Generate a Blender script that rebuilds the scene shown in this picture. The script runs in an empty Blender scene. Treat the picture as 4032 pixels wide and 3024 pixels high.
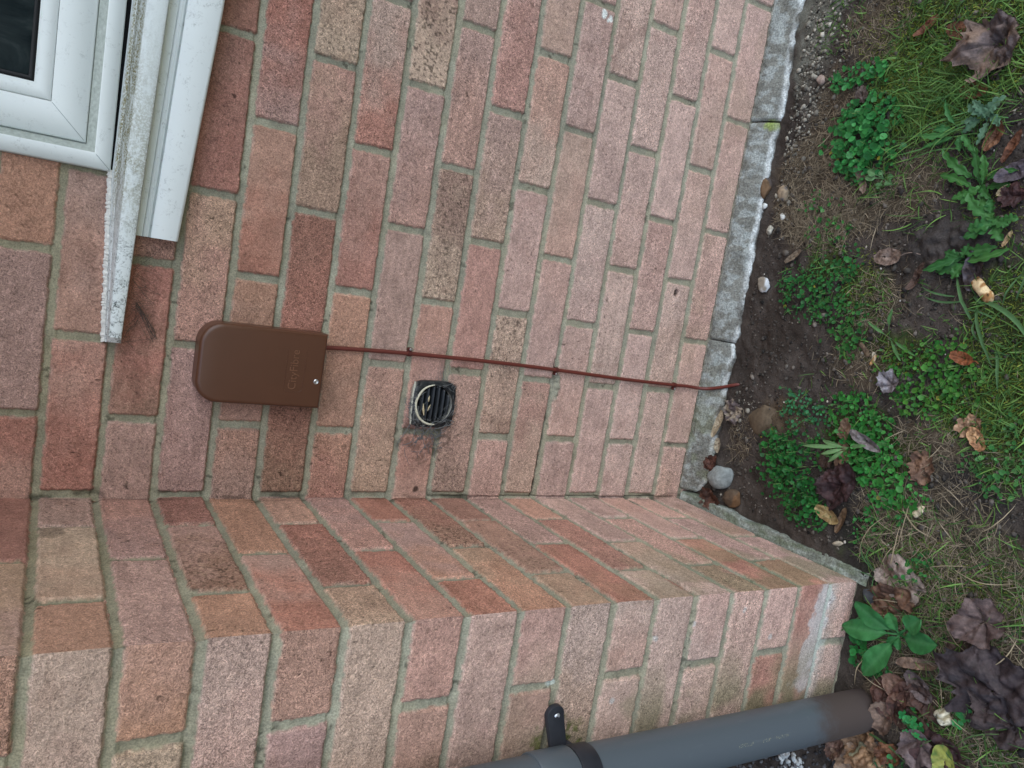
import bpy, math, random
import numpy as np
from mathutils import Matrix, Vector
random.seed(7)
S = bpy.context.scene
COL = S.collection

# ---------------------------------------------------------------- camera
FPX = 3092.4
CAM = np.array([0.39395, -1.21544, 0.01163])
RW = np.array([[0.1611112, -0.4980699, -0.8520384],
               [-0.9792265, -0.1883705, -0.0750467],
               [-0.1231204, 0.8464295, -0.5180719]])   # rows: picture right, picture down, view direction
cd = bpy.data.cameras.new('camera')
cd.sensor_fit = 'HORIZONTAL'; cd.sensor_width = 36.0
cd.lens = 36.0 * FPX / 4032.0
cd.clip_start = 0.02; cd.clip_end = 200
cam = bpy.data.objects.new('camera', cd); COL.objects.link(cam)
m = Matrix.Identity(4)
for i in range(3):
    m[i][0] = RW[0][i]; m[i][1] = -RW[1][i]; m[i][2] = -RW[2][i]; m[i][3] = CAM[i]
cam.matrix_world = m
S.camera = cam

# ---------------------------------------------------------------- sky, sun, exposure
SUN_EL, SUN_AZ = math.radians(46), math.radians(128)     # azimuth clockwise from +Y
W = bpy.data.worlds.new('World'); S.world = W; W.use_nodes = True
nt = W.node_tree; nt.nodes.clear()
sk = nt.nodes.new('ShaderNodeTexSky'); sk.sky_type = 'NISHITA'; sk.sun_disc = False
sk.sun_elevation = SUN_EL; sk.sun_rotation = SUN_AZ
sk.air_density = 1.0; sk.dust_density = 1.0; sk.ozone_density = 1.0
hs = nt.nodes.new('ShaderNodeHueSaturation'); hs.inputs['Saturation'].default_value = 0.8
bg = nt.nodes.new('ShaderNodeBackground'); bg.inputs['Strength'].default_value = 0.15
wo = nt.nodes.new('ShaderNodeOutputWorld')
nt.links.new(sk.outputs[0], hs.inputs['Color']); nt.links.new(hs.outputs[0], bg.inputs['Color']); nt.links.new(bg.outputs[0], wo.inputs['Surface'])
sd = bpy.data.lights.new('sun', 'SUN'); sd.energy = 0.6; sd.angle = math.radians(60); sd.color = (1.0, 1.0, 0.98)
so = bpy.data.objects.new('sun', sd); COL.objects.link(so)
sdir = Vector((math.sin(SUN_AZ) * math.cos(SUN_EL), math.cos(SUN_AZ) * math.cos(SUN_EL), math.sin(SUN_EL)))
so.rotation_euler = sdir.to_track_quat('Z', 'Y').to_euler()
so.location = (0.3, -3, 3)
S.view_settings.view_transform = 'Standard'; S.view_settings.look = 'None'
S.view_settings.exposure = 1.12; S.view_settings.gamma = 1.0; S.view_settings.use_curve_mapping = False

# ---------------------------------------------------------------- helpers
def lin(c):
    c = np.asarray(c, float) / 255.0
    return np.where(c <= 0.04045, c / 12.92, ((c + 0.055) / 1.055) ** 2.4)

def _hash(xi, yi, seed):
    n = (xi.astype(np.int64) * 374761393 + yi.astype(np.int64) * 668265263 + seed * 1274126177) & 0xffffffff
    n = ((n ^ (n >> 13)) * 1274126177) & 0xffffffff
    n = ((n ^ (n >> 16)) * 2246822519) & 0xffffffff
    return ((n ^ (n >> 15)) & 0xffff) / 65535.0
def vn(x, y, seed=0):
    x = np.asarray(x, float); y = np.asarray(y, float)
    xi = np.floor(x); yi = np.floor(y); fx = x - xi; fy = y - yi
    fx = fx * fx * (3 - 2 * fx); fy = fy * fy * (3 - 2 * fy)
    a = _hash(xi, yi, seed); b = _hash(xi + 1, yi, seed); c = _hash(xi, yi + 1, seed); d = _hash(xi + 1, yi + 1, seed)
    return (a * (1 - fx) + b * fx) * (1 - fy) + (c * (1 - fx) + d * fx) * fy
def fbm(x, y, seed=0, oc=3):
    r = 0; a = 0.5; t = 0
    for k in range(oc):
        r = r + a * vn(x * 2 ** k, y * 2 ** k, seed + 17 * k); t += a; a *= 0.55
    return r / t
def sst(e0, e1, x):
    t = np.clip((x - e0) / (e1 - e0), 0, 1); return t * t * (3 - 2 * t)

def tag(o, label=None, cat=None, group=None, kind=None):
    if label: o['label'] = label
    if cat: o['category'] = cat
    if group: o['group'] = group
    if kind: o['kind'] = kind
    return o
def empty(name, loc, label, cat, group=None):
    o = bpy.data.objects.new(name, None); o.empty_display_size = 0.05; COL.objects.link(o); o.location = loc
    return tag(o, label, cat, group)
def link(name, me, mat=None, parent=None):
    o = bpy.data.objects.new(name, me); COL.objects.link(o)
    if mat: me.materials.append(mat)
    if parent:
        o.parent = parent; o.matrix_parent_inverse = Matrix.Translation(-parent.location)
    return o
def mesh_np(name, v, quads=None, tris=None, cols=None, smooth=True):
    v = np.ascontiguousarray(v, np.float32).reshape(-1, 3)
    parts = []; 
    nq = 0 if quads is None else len(quads); ntr = 0 if tris is None else len(tris)
    loops = []; starts = []; tot = []
    off = 0
    if nq:
        q = np.asarray(quads, np.int32); loops.append(q.ravel()); starts.append(np.arange(nq) * 4); off = nq * 4
    if ntr:
        t = np.asarray(tris, np.int32); loops.append(t.ravel()); starts.append(off + np.arange(ntr) * 3)
    loops = np.concatenate(loops).astype(np.int32); starts = np.concatenate(starts).astype(np.int32)
    me = bpy.data.meshes.new(name)
    me.vertices.add(len(v)); me.vertices.foreach_set('co', v.ravel())
    me.loops.add(len(loops)); me.loops.foreach_set('vertex_index', loops)
    me.polygons.add(nq + ntr); me.polygons.foreach_set('loop_start', starts)
    me.update(calc_edges=True); me.validate()
    if smooth:
        me.polygons.foreach_set('use_smooth', np.ones(len(me.polygons), bool))
    if cols is not None:
        ca = me.color_attributes.new('Col', 'FLOAT_COLOR', 'POINT')
        c = np.asarray(cols, np.float32)
        if c.shape[1] == 3: c = np.hstack([c, np.ones((len(c), 1), np.float32)])
        ca.data.foreach_set('color', np.ascontiguousarray(c).ravel())
    return me
def grid_quads(nu, nv, keep=None):
    i = np.arange(nu * nv).reshape(nu, nv)
    q = np.stack([i[:-1, :-1], i[1:, :-1], i[1:, 1:], i[:-1, 1:]], -1)
    if keep is not None: q = q[keep]
    return q.reshape(-1, 4)

class MB:                                              # small mesh builder for hand-made parts
    def __init__(s): s.v = []; s.q = []; s.t = []
    def add(s, v, f):
        o = len(s.v); s.v += [tuple(map(float, p)) for p in v]
        for a in f:
            (s.q if len(a) == 4 else s.t).append([o + i for i in a])
    def box(s, x0, x1, y0, y1, z0, z1):
        s.add([(x0, y0, z0), (x1, y0, z0), (x1, y1, z0), (x0, y1, z0), (x0, y0, z1), (x1, y0, z1), (x1, y1, z1), (x0, y1, z1)],
              [(0, 3, 2, 1), (4, 5, 6, 7), (0, 1, 5, 4), (1, 2, 6, 5), (2, 3, 7, 6), (3, 0, 4, 7)])
    def loft(s, rings, close=True, cap=True):
        n = len(rings[0]); v = [p for r in rings for p in r]; f = []
        for k in range(len(rings) - 1):
            for i in range(n if close else n - 1):
                j = (i + 1) % n
                f.append((k * n + i, k * n + j, (k + 1) * n + j, (k + 1) * n + i))
        base = len(v)
        if cap:
            for k, rv in ((0, False), (len(rings) - 1, True)):
                c = np.mean(np.array(rings[k], float), 0); v.append(tuple(c)); ci = len(v) - 1
                for i in range(n):
                    j = (i + 1) % n
                    f.append((ci, k * n + i, k * n + j) if rv else (ci, k * n + j, k * n + i))
        s.add(v, f)
    def tube(s, pts, r, n=10, cap=True):
        P = [Vector(p) for p in pts]; rings = []; up = Vector((0.31, 0.2, 0.93)).normalized()
        for i, p in enumerate(P):
            d = (P[min(i + 1, len(P) - 1)] - P[max(i - 1, 0)]).normalized()
            a = d.cross(up)
            if a.length < 1e-4: a = d.cross(Vector((1, 0, 0)))
            a.normalize(); b = d.cross(a).normalized()
            rr = r[i] if hasattr(r, '__len__') else r
            rings.append([tuple(p + (a * math.cos(2 * math.pi * k / n) + b * math.sin(2 * math.pi * k / n)) * rr) for k in range(n)])
        s.loft(rings, True, cap)
    def build(s, name, mat, parent=None, smooth=False, bevel=0, seg=2):
        me = mesh_np(name, np.array(s.v), s.q or None, s.t or None, smooth=smooth)
        import bmesh
        bm = bmesh.new(); bm.from_mesh(me); bmesh.ops.recalc_face_normals(bm, faces=bm.faces)
        if bevel: bmesh.ops.bevel(bm, geom=[e for e in bm.edges if len(e.link_faces) == 2 and e.calc_face_angle(0) > 0.6], offset=bevel, segments=seg, affect='EDGES', clamp_overlap=True)
        bm.to_mesh(me); bm.free()
        if smooth or bevel:
            me.polygons.foreach_set('use_smooth', np.ones(len(me.polygons), bool))
            try: me.set_sharp_from_angle(angle=math.radians(35))
            except Exception: pass
        return link(name, me, mat, parent)

# ---------------------------------------------------------------- materials
class NM:
    def __init__(s, name):
        s.m = bpy.data.materials.new(name); s.m.use_nodes = True; s.t = s.m.node_tree; s.t.nodes.clear()
        s.o = s.n('ShaderNodeOutputMaterial'); s.b = s.n('ShaderNodeBsdfPrincipled'); s.l(s.b.outputs[0], s.o.inputs[0])
        s.tc = s.n('ShaderNodeTexCoord')
    def n(s, k, **kw):
        x = s.t.nodes.new(k)
        for a, b in kw.items(): setattr(x, a, b)
        return x
    def l(s, a, b): s.t.links.new(a, b)
    def noise(s, scale, detail=3, rough=0.6, dist=0, vec=None):
        x = s.n('ShaderNodeTexNoise'); x.inputs['Scale'].default_value = scale; x.inputs['Detail'].default_value = detail
        x.inputs['Roughness'].default_value = rough; x.inputs['Distortion'].default_value = dist
        s.l(vec or s.tc.outputs['Object'], x.inputs['Vector']); return x.outputs['Fac']
    def scaled(s, sc, rot=(0, 0, 0)):
        x = s.n('ShaderNodeMapping'); x.inputs['Scale'].default_value = sc; x.inputs['Rotation'].default_value = rot
        s.l(s.tc.outputs['Object'], x.inputs['Vector']); return x.outputs[0]
    def ramp(s, fac, stops):
        x = s.n('ShaderNodeValToRGB'); e = x.color_ramp.elements
        while len(e) < len(stops): e.new(0.5)
        for el, (p, c) in zip(e, stops):
            el.position = p; el.color = (c, c, c, 1) if not hasattr(c, '__len__') else (*c, 1)
        s.l(fac, x.inputs[0]); return x.outputs[0]
    def mix(s, fac, a, b, mode='MIX'):
        x = s.n('ShaderNodeMix', data_type='RGBA', blend_type=mode)
        for k, val in ((0, fac), (6, a), (7, b)):
            if hasattr(val, 'links'): s.l(val, x.inputs[k])
            else: x.inputs[k].default_value = val if k == 0 else (*val, 1)
        return x.outputs[2]
    def math(s, op, a, b):
        x = s.n('ShaderNodeMath', operation=op)
        for k, val in ((0, a), (1, b)):
            if hasattr(val, 'links'): s.l(val, x.inputs[k])
            else: x.inputs[k].default_value = val
        return x.outputs[0]
    def bump(s, h, strength, dist):
        x = s.n('ShaderNodeBump'); x.inputs['Strength'].default_value = strength; x.inputs['Distance'].default_value = dist
        s.l(h, x.inputs['Height']); s.l(x.outputs[0], s.b.inputs['Normal'])
    def col(s, c):
        if hasattr(c, 'links'): s.l(c, s.b.inputs['Base Color'])
        else: s.b.inputs['Base Color'].default_value = (*c, 1)
    def set(s, rough=0.7, spec=0.3, **kw):
        s.b.inputs['Roughness'].default_value = rough; s.b.inputs['Specular IOR Level'].default_value = spec
        for k, v in kw.items(): s.b.inputs[k.replace('_', ' ')].default_value = v

def brick_material():
    M = NM('brickwork')
    at = M.n('ShaderNodeAttribute', attribute_name='Col')
    mask = at.outputs['Alpha']
    n1 = M.noise(250, 3, 0.62, 2.2); n2 = M.noise(760, 2, 0.6)
    v1 = M.ramp(n1, [(0.36, 0.40), (0.46, 0.86), (0.54, 1.07), (0.64, 1.62)])
    v2 = M.ramp(n2, [(0.3, 0.8), (0.7, 1.2)])
    g = M.mix(1.0, v1, v2, 'MULTIPLY')
    n3 = M.noise(500, 2, 0.5)
    gm = M.ramp(n3, [(0.34, 0.76), (0.66, 1.22)])
    var = M.mix(mask, gm, g)
    M.col(M.mix(1.0, at.outputs['Color'], var, 'MULTIPLY'))
    h = M.math('ADD', M.math('MULTIPLY', n1, M.math('ADD', M.math('MULTIPLY', mask, 1.0), 0.18)), M.math('MULTIPLY', n2, 0.3))
    M.bump(h, 0.9, 0.0020)
    M.set(0.9, 0.12)
    return M.m
def vc_material(name, rough=0.7, spec=0.25, ns=300, amp=0.2, bs=200, bstr=0.3, bdist=0.001, trans=0.0):
    M = NM(name); at = M.n('ShaderNodeAttribute', attribute_name='Col')
    v = M.ramp(M.noise(ns, 4, 0.65), [(0.28, 1 - amp), (0.72, 1 + amp)])
    c = M.mix(1.0, at.outputs['Color'], v, 'MULTIPLY'); M.col(c)
    if bstr: M.bump(M.noise(bs, 4, 0.6), bstr, bdist)
    M.set(rough, spec)
    if trans:
        tr = M.n('ShaderNodeBsdfTranslucent'); M.l(c, tr.inputs['Color'])
        mx = M.n('ShaderNodeMixShader'); mx.inputs[0].default_value = trans
        M.l(M.b.outputs[0], mx.inputs[1]); M.l(tr.outputs[0], mx.inputs[2]); M.l(mx.outputs[0], M.o.inputs[0])
    return M.m
def plain(name, c, rough=0.5, spec=0.5, ns=60, amp=0.06, bs=0, bstr=0.0, metal=0.0, bdist=0.0005):
    M = NM(name)
    v = M.ramp(M.noise(ns, 4, 0.6), [(0.3, tuple(np.array(c) * (1 - amp))), (0.7, tuple(np.array(c) * (1 + amp)))])
    M.col(v)
    if bs: M.bump(M.noise(bs, 3, 0.6), bstr, bdist)
    M.set(rough, spec, Metallic=metal); return M.m
def upvc(name, dirt=0.5, mould=False, scale=1.0):
    M = NM(name)
    base = tuple(lin((226, 231, 229)))
    d1 = M.ramp(M.noise(55, 6, 0.72, 0.6), [(0.54, 0.0), (0.66, 1.0)])
    fine = M.ramp(M.noise(330, 3, 0.7, 0.5), [(0.45, 0.0), (0.62, 1.0)])
    dm = M.math('MULTIPLY', M.math('MULTIPLY', d1, fine), dirt)
    c = M.mix(dm, base, tuple(lin((86, 90, 80))))
    big = M.ramp(M.noise(9, 3, 0.6), [(0.35, 0.0), (0.75, 0.16 * dirt)])
    c = M.mix(big, c, tuple(lin((150, 158, 150))))
    M.col(c); M.set(0.42, 0.4)
    M.bump(M.noise(140, 3, 0.6), 0.08, 0.0005)
    return M.m

MAT_BRICK = brick_material()
MAT_GROUND = vc_material('soil', 0.95, 0.1, 420, 0.42, 380, 0.7, 0.003)
MAT_CONC = vc_material('concrete', 0.92, 0.12, 300, 0.55, 330, 0.9, 0.0025)
MAT_FOLI = vc_material('foliage', 0.5, 0.35, 120, 0.18, 0, 0, trans=0.25)
MAT_GRASS = vc_material('grass_blades', 0.6, 0.3, 90, 0.15, 0, 0, trans=0.2)
MAT_STRAW = vc_material('straw', 0.8, 0.2, 150, 0.2, 0, 0, trans=0.1)
MAT_DEAD = vc_material('dead_leaf', 0.6, 0.3, 160, 0.45, 180, 0.9, 0.0022, trans=0.08)
MAT_STONE = vc_material('stone', 0.85, 0.2, 130, 0.3, 160, 0.6, 0.0015)
MAT_FRAME = upvc('white_plastic', 0.35)
MAT_SASH = upvc('white_plastic_sash', 0.3)
MAT_BOARD = upvc('white_plastic_board', 0.45)

# ---------------------------------------------------------------- brick walls as height fields
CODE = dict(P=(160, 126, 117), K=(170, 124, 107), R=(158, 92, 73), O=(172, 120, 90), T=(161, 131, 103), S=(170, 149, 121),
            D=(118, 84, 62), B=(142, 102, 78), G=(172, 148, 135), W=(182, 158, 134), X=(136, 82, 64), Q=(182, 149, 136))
def _soft(v):
    c = lin(v) * .72 + lin((178, 148, 136)) * .28
    return c * .82 + c.mean() * np.array([1.08, .99, .93]) * .20
CODE = {k: _soft(v) * np.array([1.17, 1.13, 1.08]) for k, v in CODE.items()}
MORT = lin((146, 144, 126))
DEPTH = 0.449
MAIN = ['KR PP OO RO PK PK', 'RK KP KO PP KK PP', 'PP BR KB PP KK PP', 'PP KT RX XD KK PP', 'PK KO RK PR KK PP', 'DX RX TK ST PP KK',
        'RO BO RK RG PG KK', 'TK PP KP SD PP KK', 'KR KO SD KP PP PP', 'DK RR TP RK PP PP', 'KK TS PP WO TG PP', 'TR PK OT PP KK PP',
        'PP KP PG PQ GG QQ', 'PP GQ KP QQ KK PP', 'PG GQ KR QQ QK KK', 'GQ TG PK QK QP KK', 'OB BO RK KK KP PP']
RETN = ['XX TP', 'PP ST BB', 'KP PP', 'XX PD OB', 'OO PR', 'KK RX TS', 'PK RK', 'RR PO RR', 'XD TO', 'XX BD TO', 'PP RR', 'OO RX GB', 'QP TG', 'PP KK BT', 'KP OR', 'KK PP RO', 'PB PG']
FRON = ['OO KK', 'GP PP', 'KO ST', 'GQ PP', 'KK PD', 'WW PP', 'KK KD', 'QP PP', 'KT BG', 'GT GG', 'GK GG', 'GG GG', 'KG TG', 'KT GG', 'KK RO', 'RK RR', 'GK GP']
RND = ['PP', 'KK', 'PK', 'RK', 'TP', 'OK', 'KO', 'RX', 'PP', 'KP', 'ST', 'BO']

def perps(which, c):
    odd = c % 2
    if which == 'main':
        if odd: return [0.005] + [0.23 + 0.225 * k for k in range(0, 16)]
        return [0.1175 + 0.225 * k for k in range(0, 16)]
    if which == 'return':
        return [DEPTH - 0.3325, DEPTH - 0.1075] if odd else [DEPTH - 0.22]
    return [0.22 + 0.225 * k for k in range(0, 9)] if odd else [0.1075 + 0.225 * k for k in range(0, 9)]

def brick_field(which, u, z, seed):
    """u, z : 1-D axes.  Returns height (outwards), colour, brick mask on the grid."""
    U, Z = np.meshgrid(u, z, indexing='ij')
    wu = U + (fbm(U * 45, Z * 45, seed + 1, 2) - .5) * .0022 + (vn(U * 260, Z * 260, seed + 2) - .5) * .0018
    wz = Z + (fbm(U * 40, Z * 40, seed + 3, 2) - .5) * .0022 + (vn(U * 260, Z * 260, seed + 4) - .5) * .0018
    cf = np.ceil(-wz / 0.075).astype(int)
    cmin, cmax = cf.min(), cf.max()
    GR = np.ones(U.shape); D = np.full(U.shape, -1.0); C = np.zeros(U.shape + (3,)); H = np.zeros(U.shape); SP = np.zeros(U.shape); TB = np.zeros(U.shape)
    tab = dict(main=MAIN, front=FRON)
    tab['return'] = RETN
    tab = tab[which]
    rng = random.Random(seed)
    joints = {}
    for k in range(cmin - 2, cmax + 2): joints[k] = rng.uniform(-.001, .001)
    for c in range(cmin, cmax + 1):
        rows = cf == c
        pp = [-9.0] + [p + (rng.uniform(-.0025, .0025) if p > 0.02 else 0) for p in perps(which, c)] + [99.0]
        codes = tab[c].split() if 0 <= c < len(tab) else None
        if which == 'main' and c % 2 and codes: codes = ['PP'] + codes
        uu = wu[rows]; zz = wz[rows]
        zt = -0.075 * (c - 1) + joints[c - 1]; zb = -0.075 * c + joints[c]
        hb = rng.uniform(.0044, .0056)
        dz = np.minimum(zt - hb - zz, zz - zb - hb)
        idx = np.searchsorted(np.array(pp), uu) - 1
        pl = np.array(pp)[idx]; pr_ = np.array(pp)[idx + 1]
        hp = rng.uniform(.0048, .0062)
        du = np.minimum(uu - pl - hp, pr_ - hp - uu)
        # rounded brick corners
        r = .003
        dd = np.where((du < r) & (dz < r), r - np.sqrt(np.maximum(r - du, 0) ** 2 + np.maximum(r - dz, 0) ** 2), np.minimum(du, dz))
        D[rows] = dd
        cc = np.zeros((len(uu), 3)); hh = np.zeros(len(uu)); ss = np.zeros(len(uu))
        for b in np.unique(idx):
            s = idx == b
            cr = random.Random(c * 131 + int(b) * 17 + seed)
            code = codes[b] if codes and b < len(codes) else cr.choice(RND)
            a0 = max(pp[b], 0); a1 = pp[b + 1] if pp[b + 1] < 90 else a0 + .22
            t = np.clip((uu[s] - a0) / max(a1 - a0, .02), 0, 1)
            bend = cr.uniform(.35, .65); t = sst(bend - .45, bend + .45, t + (fbm(uu[s] * 30, zz[s] * 30, seed + b + c * 7, 2) - .5) * .8)
            col = CODE[code[0]] * (1 - t)[:, None] + CODE[code[1]] * t[:, None]
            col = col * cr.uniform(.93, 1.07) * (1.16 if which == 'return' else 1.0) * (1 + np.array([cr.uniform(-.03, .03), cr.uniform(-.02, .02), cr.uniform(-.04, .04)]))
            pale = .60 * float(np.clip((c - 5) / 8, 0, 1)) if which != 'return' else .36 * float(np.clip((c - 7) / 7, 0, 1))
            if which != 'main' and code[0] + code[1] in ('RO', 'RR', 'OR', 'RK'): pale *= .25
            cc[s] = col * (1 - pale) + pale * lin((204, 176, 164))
            spk = (0.8 if code[0] in 'SD' else .32) * (1 - t) + (0.8 if code[1] in 'SD' else .32) * t
            ss[s] = spk * cr.uniform(.5, 1.5)
            st_ = vn(uu[s] * cr.uniform(14, 30) + c * 3, zz[s] * cr.uniform(60, 160), seed + c * 5 + int(b)); cc[s] = cc[s] * (1 + (st_ - .5) * cr.uniform(.05, .28))[:, None]
            bl_ = sst(.58, .78, fbm(uu[s] * 26 + int(b) * 9, zz[s] * 26 + c, seed + 61, 3)) * cr.choice([0, 0, .15, .3, .42]); cc[s] = cc[s] * (1 - bl_)[:, None] + bl_[:, None] * cc[s] * np.array([.62, .56, .54])
            hh[s] = cr.uniform(-.0007, .0009) + (zz[s] - zt) * cr.uniform(-.02, .02)
        gg = np.ones(len(uu))
        for b in np.unique(idx): gg[idx == b] = random.Random(c * 977 + int(b) * 31 + seed).choice([.58, .68, .78, .9, 1.0])
        C[rows] = cc; H[rows] = hh; SP[rows] = ss; GR[rows] = gg
        TB[rows] = np.clip((zt - zz) / .075, 0, 1)
    # distance above / below the joint centre for weather-struck pointing
    zj = (Z / 0.075 - np.round(Z / 0.075)) * 0.075         # + above centre of bed joint
    near_bed = np.abs(zj) < .0075
    mort_h = np.where(near_bed, -.0046 - np.clip(zj, -.006, .006) * .34, -.0042) + (fbm(U * 120, Z * 120, seed + 9, 2) - .5) * .0016
    face = H + (fbm(U * 70, Z * 70, seed + 5, 2) - .5) * .0012 + (fbm(U * 320, Z * 320, seed + 6, 2) - .5) * .0013
    arr = sst(-.0005, .0022, D)                               # brick edge roll
    mask = sst(-.0009, .0007, D + (vn(U * 150, Z * 150, seed + 18) - .55) * .0022)
    h = mort_h * (1 - arr) + face * arr
    # colour: mottling, speckle, edge wear
    mot = .80 + .40 * fbm(U * 38, Z * 38, seed + 11, 4)
    f3 = vn(U * 360, Z * 360, seed + 12); dark = sst(.66, .8, f3) * SP
    f4 = vn(U * 300 + 5, Z * 300, seed + 13); lite = sst(.68, .82, f4) * SP
    C = C * mot[..., None]
    C = C * (1 - .55 * dark)[..., None] + .16 * lite[..., None] * lin((205, 180, 150))
    edge = (1 - sst(.0, .004, D)) * sst(.45, .7, vn(U * 90, Z * 90, seed + 14))
    C = C * (1 - .35 * edge[..., None]) + .35 * edge[..., None] * lin((190, 170, 155))
    pit = sst(.90, .95, vn(U * 210, Z * 210, seed + 15)) * sst(.60, .74, vn(U * 16, Z * 16, seed + 16))
    C = C * (1 - .7 * pit[..., None]); h = h - .0006 * pit * mask
    mo = MORT * (.72 + .56 * fbm(U * 70, Z * 70, seed + 21, 4))[..., None] * (1 + (fbm(U * 9, Z * 9, seed + 22, 2) - .5) * .35)[..., None]
    wm = sst(.45, .62, fbm(U * 11 + 3, Z * 11, seed + 25, 3))[..., None] * .5; mo = mo * (1 - wm) + wm * mo * np.array([1.05, 1.0, .93])
    # mortar is browner and darker high up, greener low down
    up = sst(-.35, .1, Z)[..., None]
    mo = mo * (1 - up) + mo * np.array([.95, .89, .80]) * up
    crk = sst(.80, .9, vn(U * 34, Z * 34, seed + 23)) * sst(.55, .7, vn(U * 240, Z * 240, seed + 24))
    mo = mo * (1 - .55 * crk[..., None])
    global GRAIN; GRAIN = GR
    return U, Z, h, C, mo, mask, D

def finish(h, C, mo, mask):
    col = C * mask[..., None] + mo * (1 - mask)[..., None]
    return np.concatenate([col, (mask * GRAIN)[..., None]], -1)
def axis(*segs):
    r = []
    for a, b, st in segs:
        n = max(1, int(round((b - a) / st))); r.append(np.linspace(a, b, n, endpoint=False))
    r.append(np.array([segs[-1][1]])); return np.concatenate(r)
def blob(U, Z, u0, z0, ru, rz, seed=0, k=1.0):
    q = ((U - u0) / ru) ** 2 + ((Z - z0) / rz) ** 2
    return np.clip(k * sst(1.0, .25, q + (fbm(U * 110, Z * 110, seed + 40, 3) - .5) * 1.1), 0, 1)
def seg_d(U, Z, a, b):
    a = np.array(a); b = np.array(b); d = b - a; t = np.clip(((U - a[0]) * d[0] + (Z - a[1]) * d[1]) / (d @ d), 0, 1)
    return np.hypot(U - a[0] - t * d[0], Z - a[1] - t * d[1]), t

house = empty('brick_house', (0, 0, -1.2), 'house corner of mottled pink and brown brick with white window above bare garden soil', 'house')
ZTOP = 1.15
WIN = (0.4555, 1.75, -0.052, 1.02)

# main, set-back wall
u = axis((-1.6, -.02, .02), (-0.02, 1.12, .0017), (1.12, 2.6, .02)); z = axis((-1.30, 0.10, .0017), (0.10, ZTOP, .02))
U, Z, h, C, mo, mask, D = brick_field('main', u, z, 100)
for (a, b, wd, k) in [((.004, -.8170), (.165, -.8190), .0026, 1), ((.165, -.819), (.27, -.8165), .0011, .8), ((.003, -.60), (.004, -1.18), .0009, .7)]:
    dd, t = seg_d(U, Z + (fbm(U * 90, Z * 90, 5, 2) - .5) * .004, a, b)
    cr = (1 - sst(wd * .5, wd * 1.6, dd)) * k
    h -= .006 * cr; C *= (1 - .8 * cr)[..., None]; mo *= (1 - .8 * cr)[..., None]
sp = blob(U, Z, .215, -.827, .034, .013, 3)                 # crumbled pointing, spread pale mortar
mask = mask * (1 - sp); mo = mo * (1 - .5 * sp[..., None]) + .5 * sp[..., None] * lin((158, 158, 142)); h = h + sp * ((fbm(U * 150, Z * 150, 8, 2) - .5) * .006 + .0015)
for (a, b, r_, c_) in [(.890, -.796, .0075, (225, 228, 222)), (.885, -.812, .006, (225, 228, 222)), (.8805, -.806, .003, (225, 228, 222))]:
    w_ = blob(U, Z, a, b, r_ * 1.3, r_, int(a * 999)); C = C * (1 - w_[..., None]) + w_[..., None] * lin(c_)
w_ = blob(U, Z, .4325, -1.084, .0085, .0075, 12); h -= .012 * w_; C *= (1 - .85 * w_)[..., None]   # hole in a low brick
w_ = blob(U, Z, .0168, -.571, .007, .006, 13); C *= (1 - .8 * w_)[..., None]
w_ = blob(U, Z, .110, -.575, .060, .075, 14, .8) * sst(.48, .64, fbm(U * 140, Z * 140, 77, 3)); C *= (1 - .6 * w_)[..., None]; mo *= (1 - .6 * w_)[..., None]
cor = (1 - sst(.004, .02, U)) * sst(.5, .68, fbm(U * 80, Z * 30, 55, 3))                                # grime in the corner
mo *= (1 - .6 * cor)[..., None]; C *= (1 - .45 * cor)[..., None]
low = sst(-1.0, -1.2, Z) * sst(.42, .6, fbm(U * 14, Z * 14, 66, 3)) * .5
C = C * (1 - .35 * low[..., None]) + .35 * low[..., None] * lin((150, 140, 110))
col = finish(h, C, mo, mask)
cu = (u[:-1] + u[1:]) / 2; cz = (z[:-1] + z[1:]) / 2
keep = ~((cu[:, None] > WIN[0]) & (cu[:, None] < WIN[1]) & (cz[None, :] > WIN[2]) & (cz[None, :] < WIN[3]))
V = np.stack([U, -h, Z], -1).reshape(-1, 3)
q = grid_quads(len(u), len(z), keep)
# body of the wall behind its face
bx = MB()
for x0, x1, z0, z1 in [(-1.6, WIN[0], -1.3, ZTOP), (WIN[1], 2.6, -1.3, ZTOP), (WIN[0], WIN[1], -1.3, WIN[2]), (WIN[0], WIN[1], WIN[3], ZTOP)]:
    bx.box(x0, x1, .012, .26, z0, z1)
nb = len(V); V = np.vstack([V, np.array(bx.v)]); q = np.vstack([q, np.array(bx.q) + nb])
col = np.vstack([col.reshape(-1, 4), np.tile([*CODE['K'], 1.0], (len(bx.v), 1))])
tag(link('wall', mesh_np('wall', V, q, cols=col), MAT_BRICK, house), 'set-back brick wall under the window')

# return wall and front of the projecting bay share one corner line
zc = axis((-1.30, 0.14, .0019), (0.14, ZTOP, .02))
ur = axis((0.0, DEPTH - .008, .0019), (DEPTH - .008, DEPTH, .001))
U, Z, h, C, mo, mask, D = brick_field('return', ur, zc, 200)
w_ = blob(U, Z, .395, -.8285, .022, .0045, 31); h -= .014 * w_; C *= (1 - .9 * w_)[..., None]; mo *= (1 - .9 * w_)[..., None]
dd, t = seg_d(U, Z, (.36, -.826), (.44, -.829)); cr = 1 - sst(.0006, .002, dd); h -= .006 * cr; C *= (1 - .7 * cr)[..., None]; mo *= (1 - .7 * cr)[..., None]
alg = sst(-.45, -1.15, Z) * sst(.1, .42, U) * sst(.42, .6, fbm(U * 16, Z * 16, 91, 3)) * .55
C = C * (1 - alg[..., None]) + alg[..., None] * lin((118, 124, 92)); mo = mo * (1 - alg[..., None]) + alg[..., None] * lin((96, 112, 88))
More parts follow.
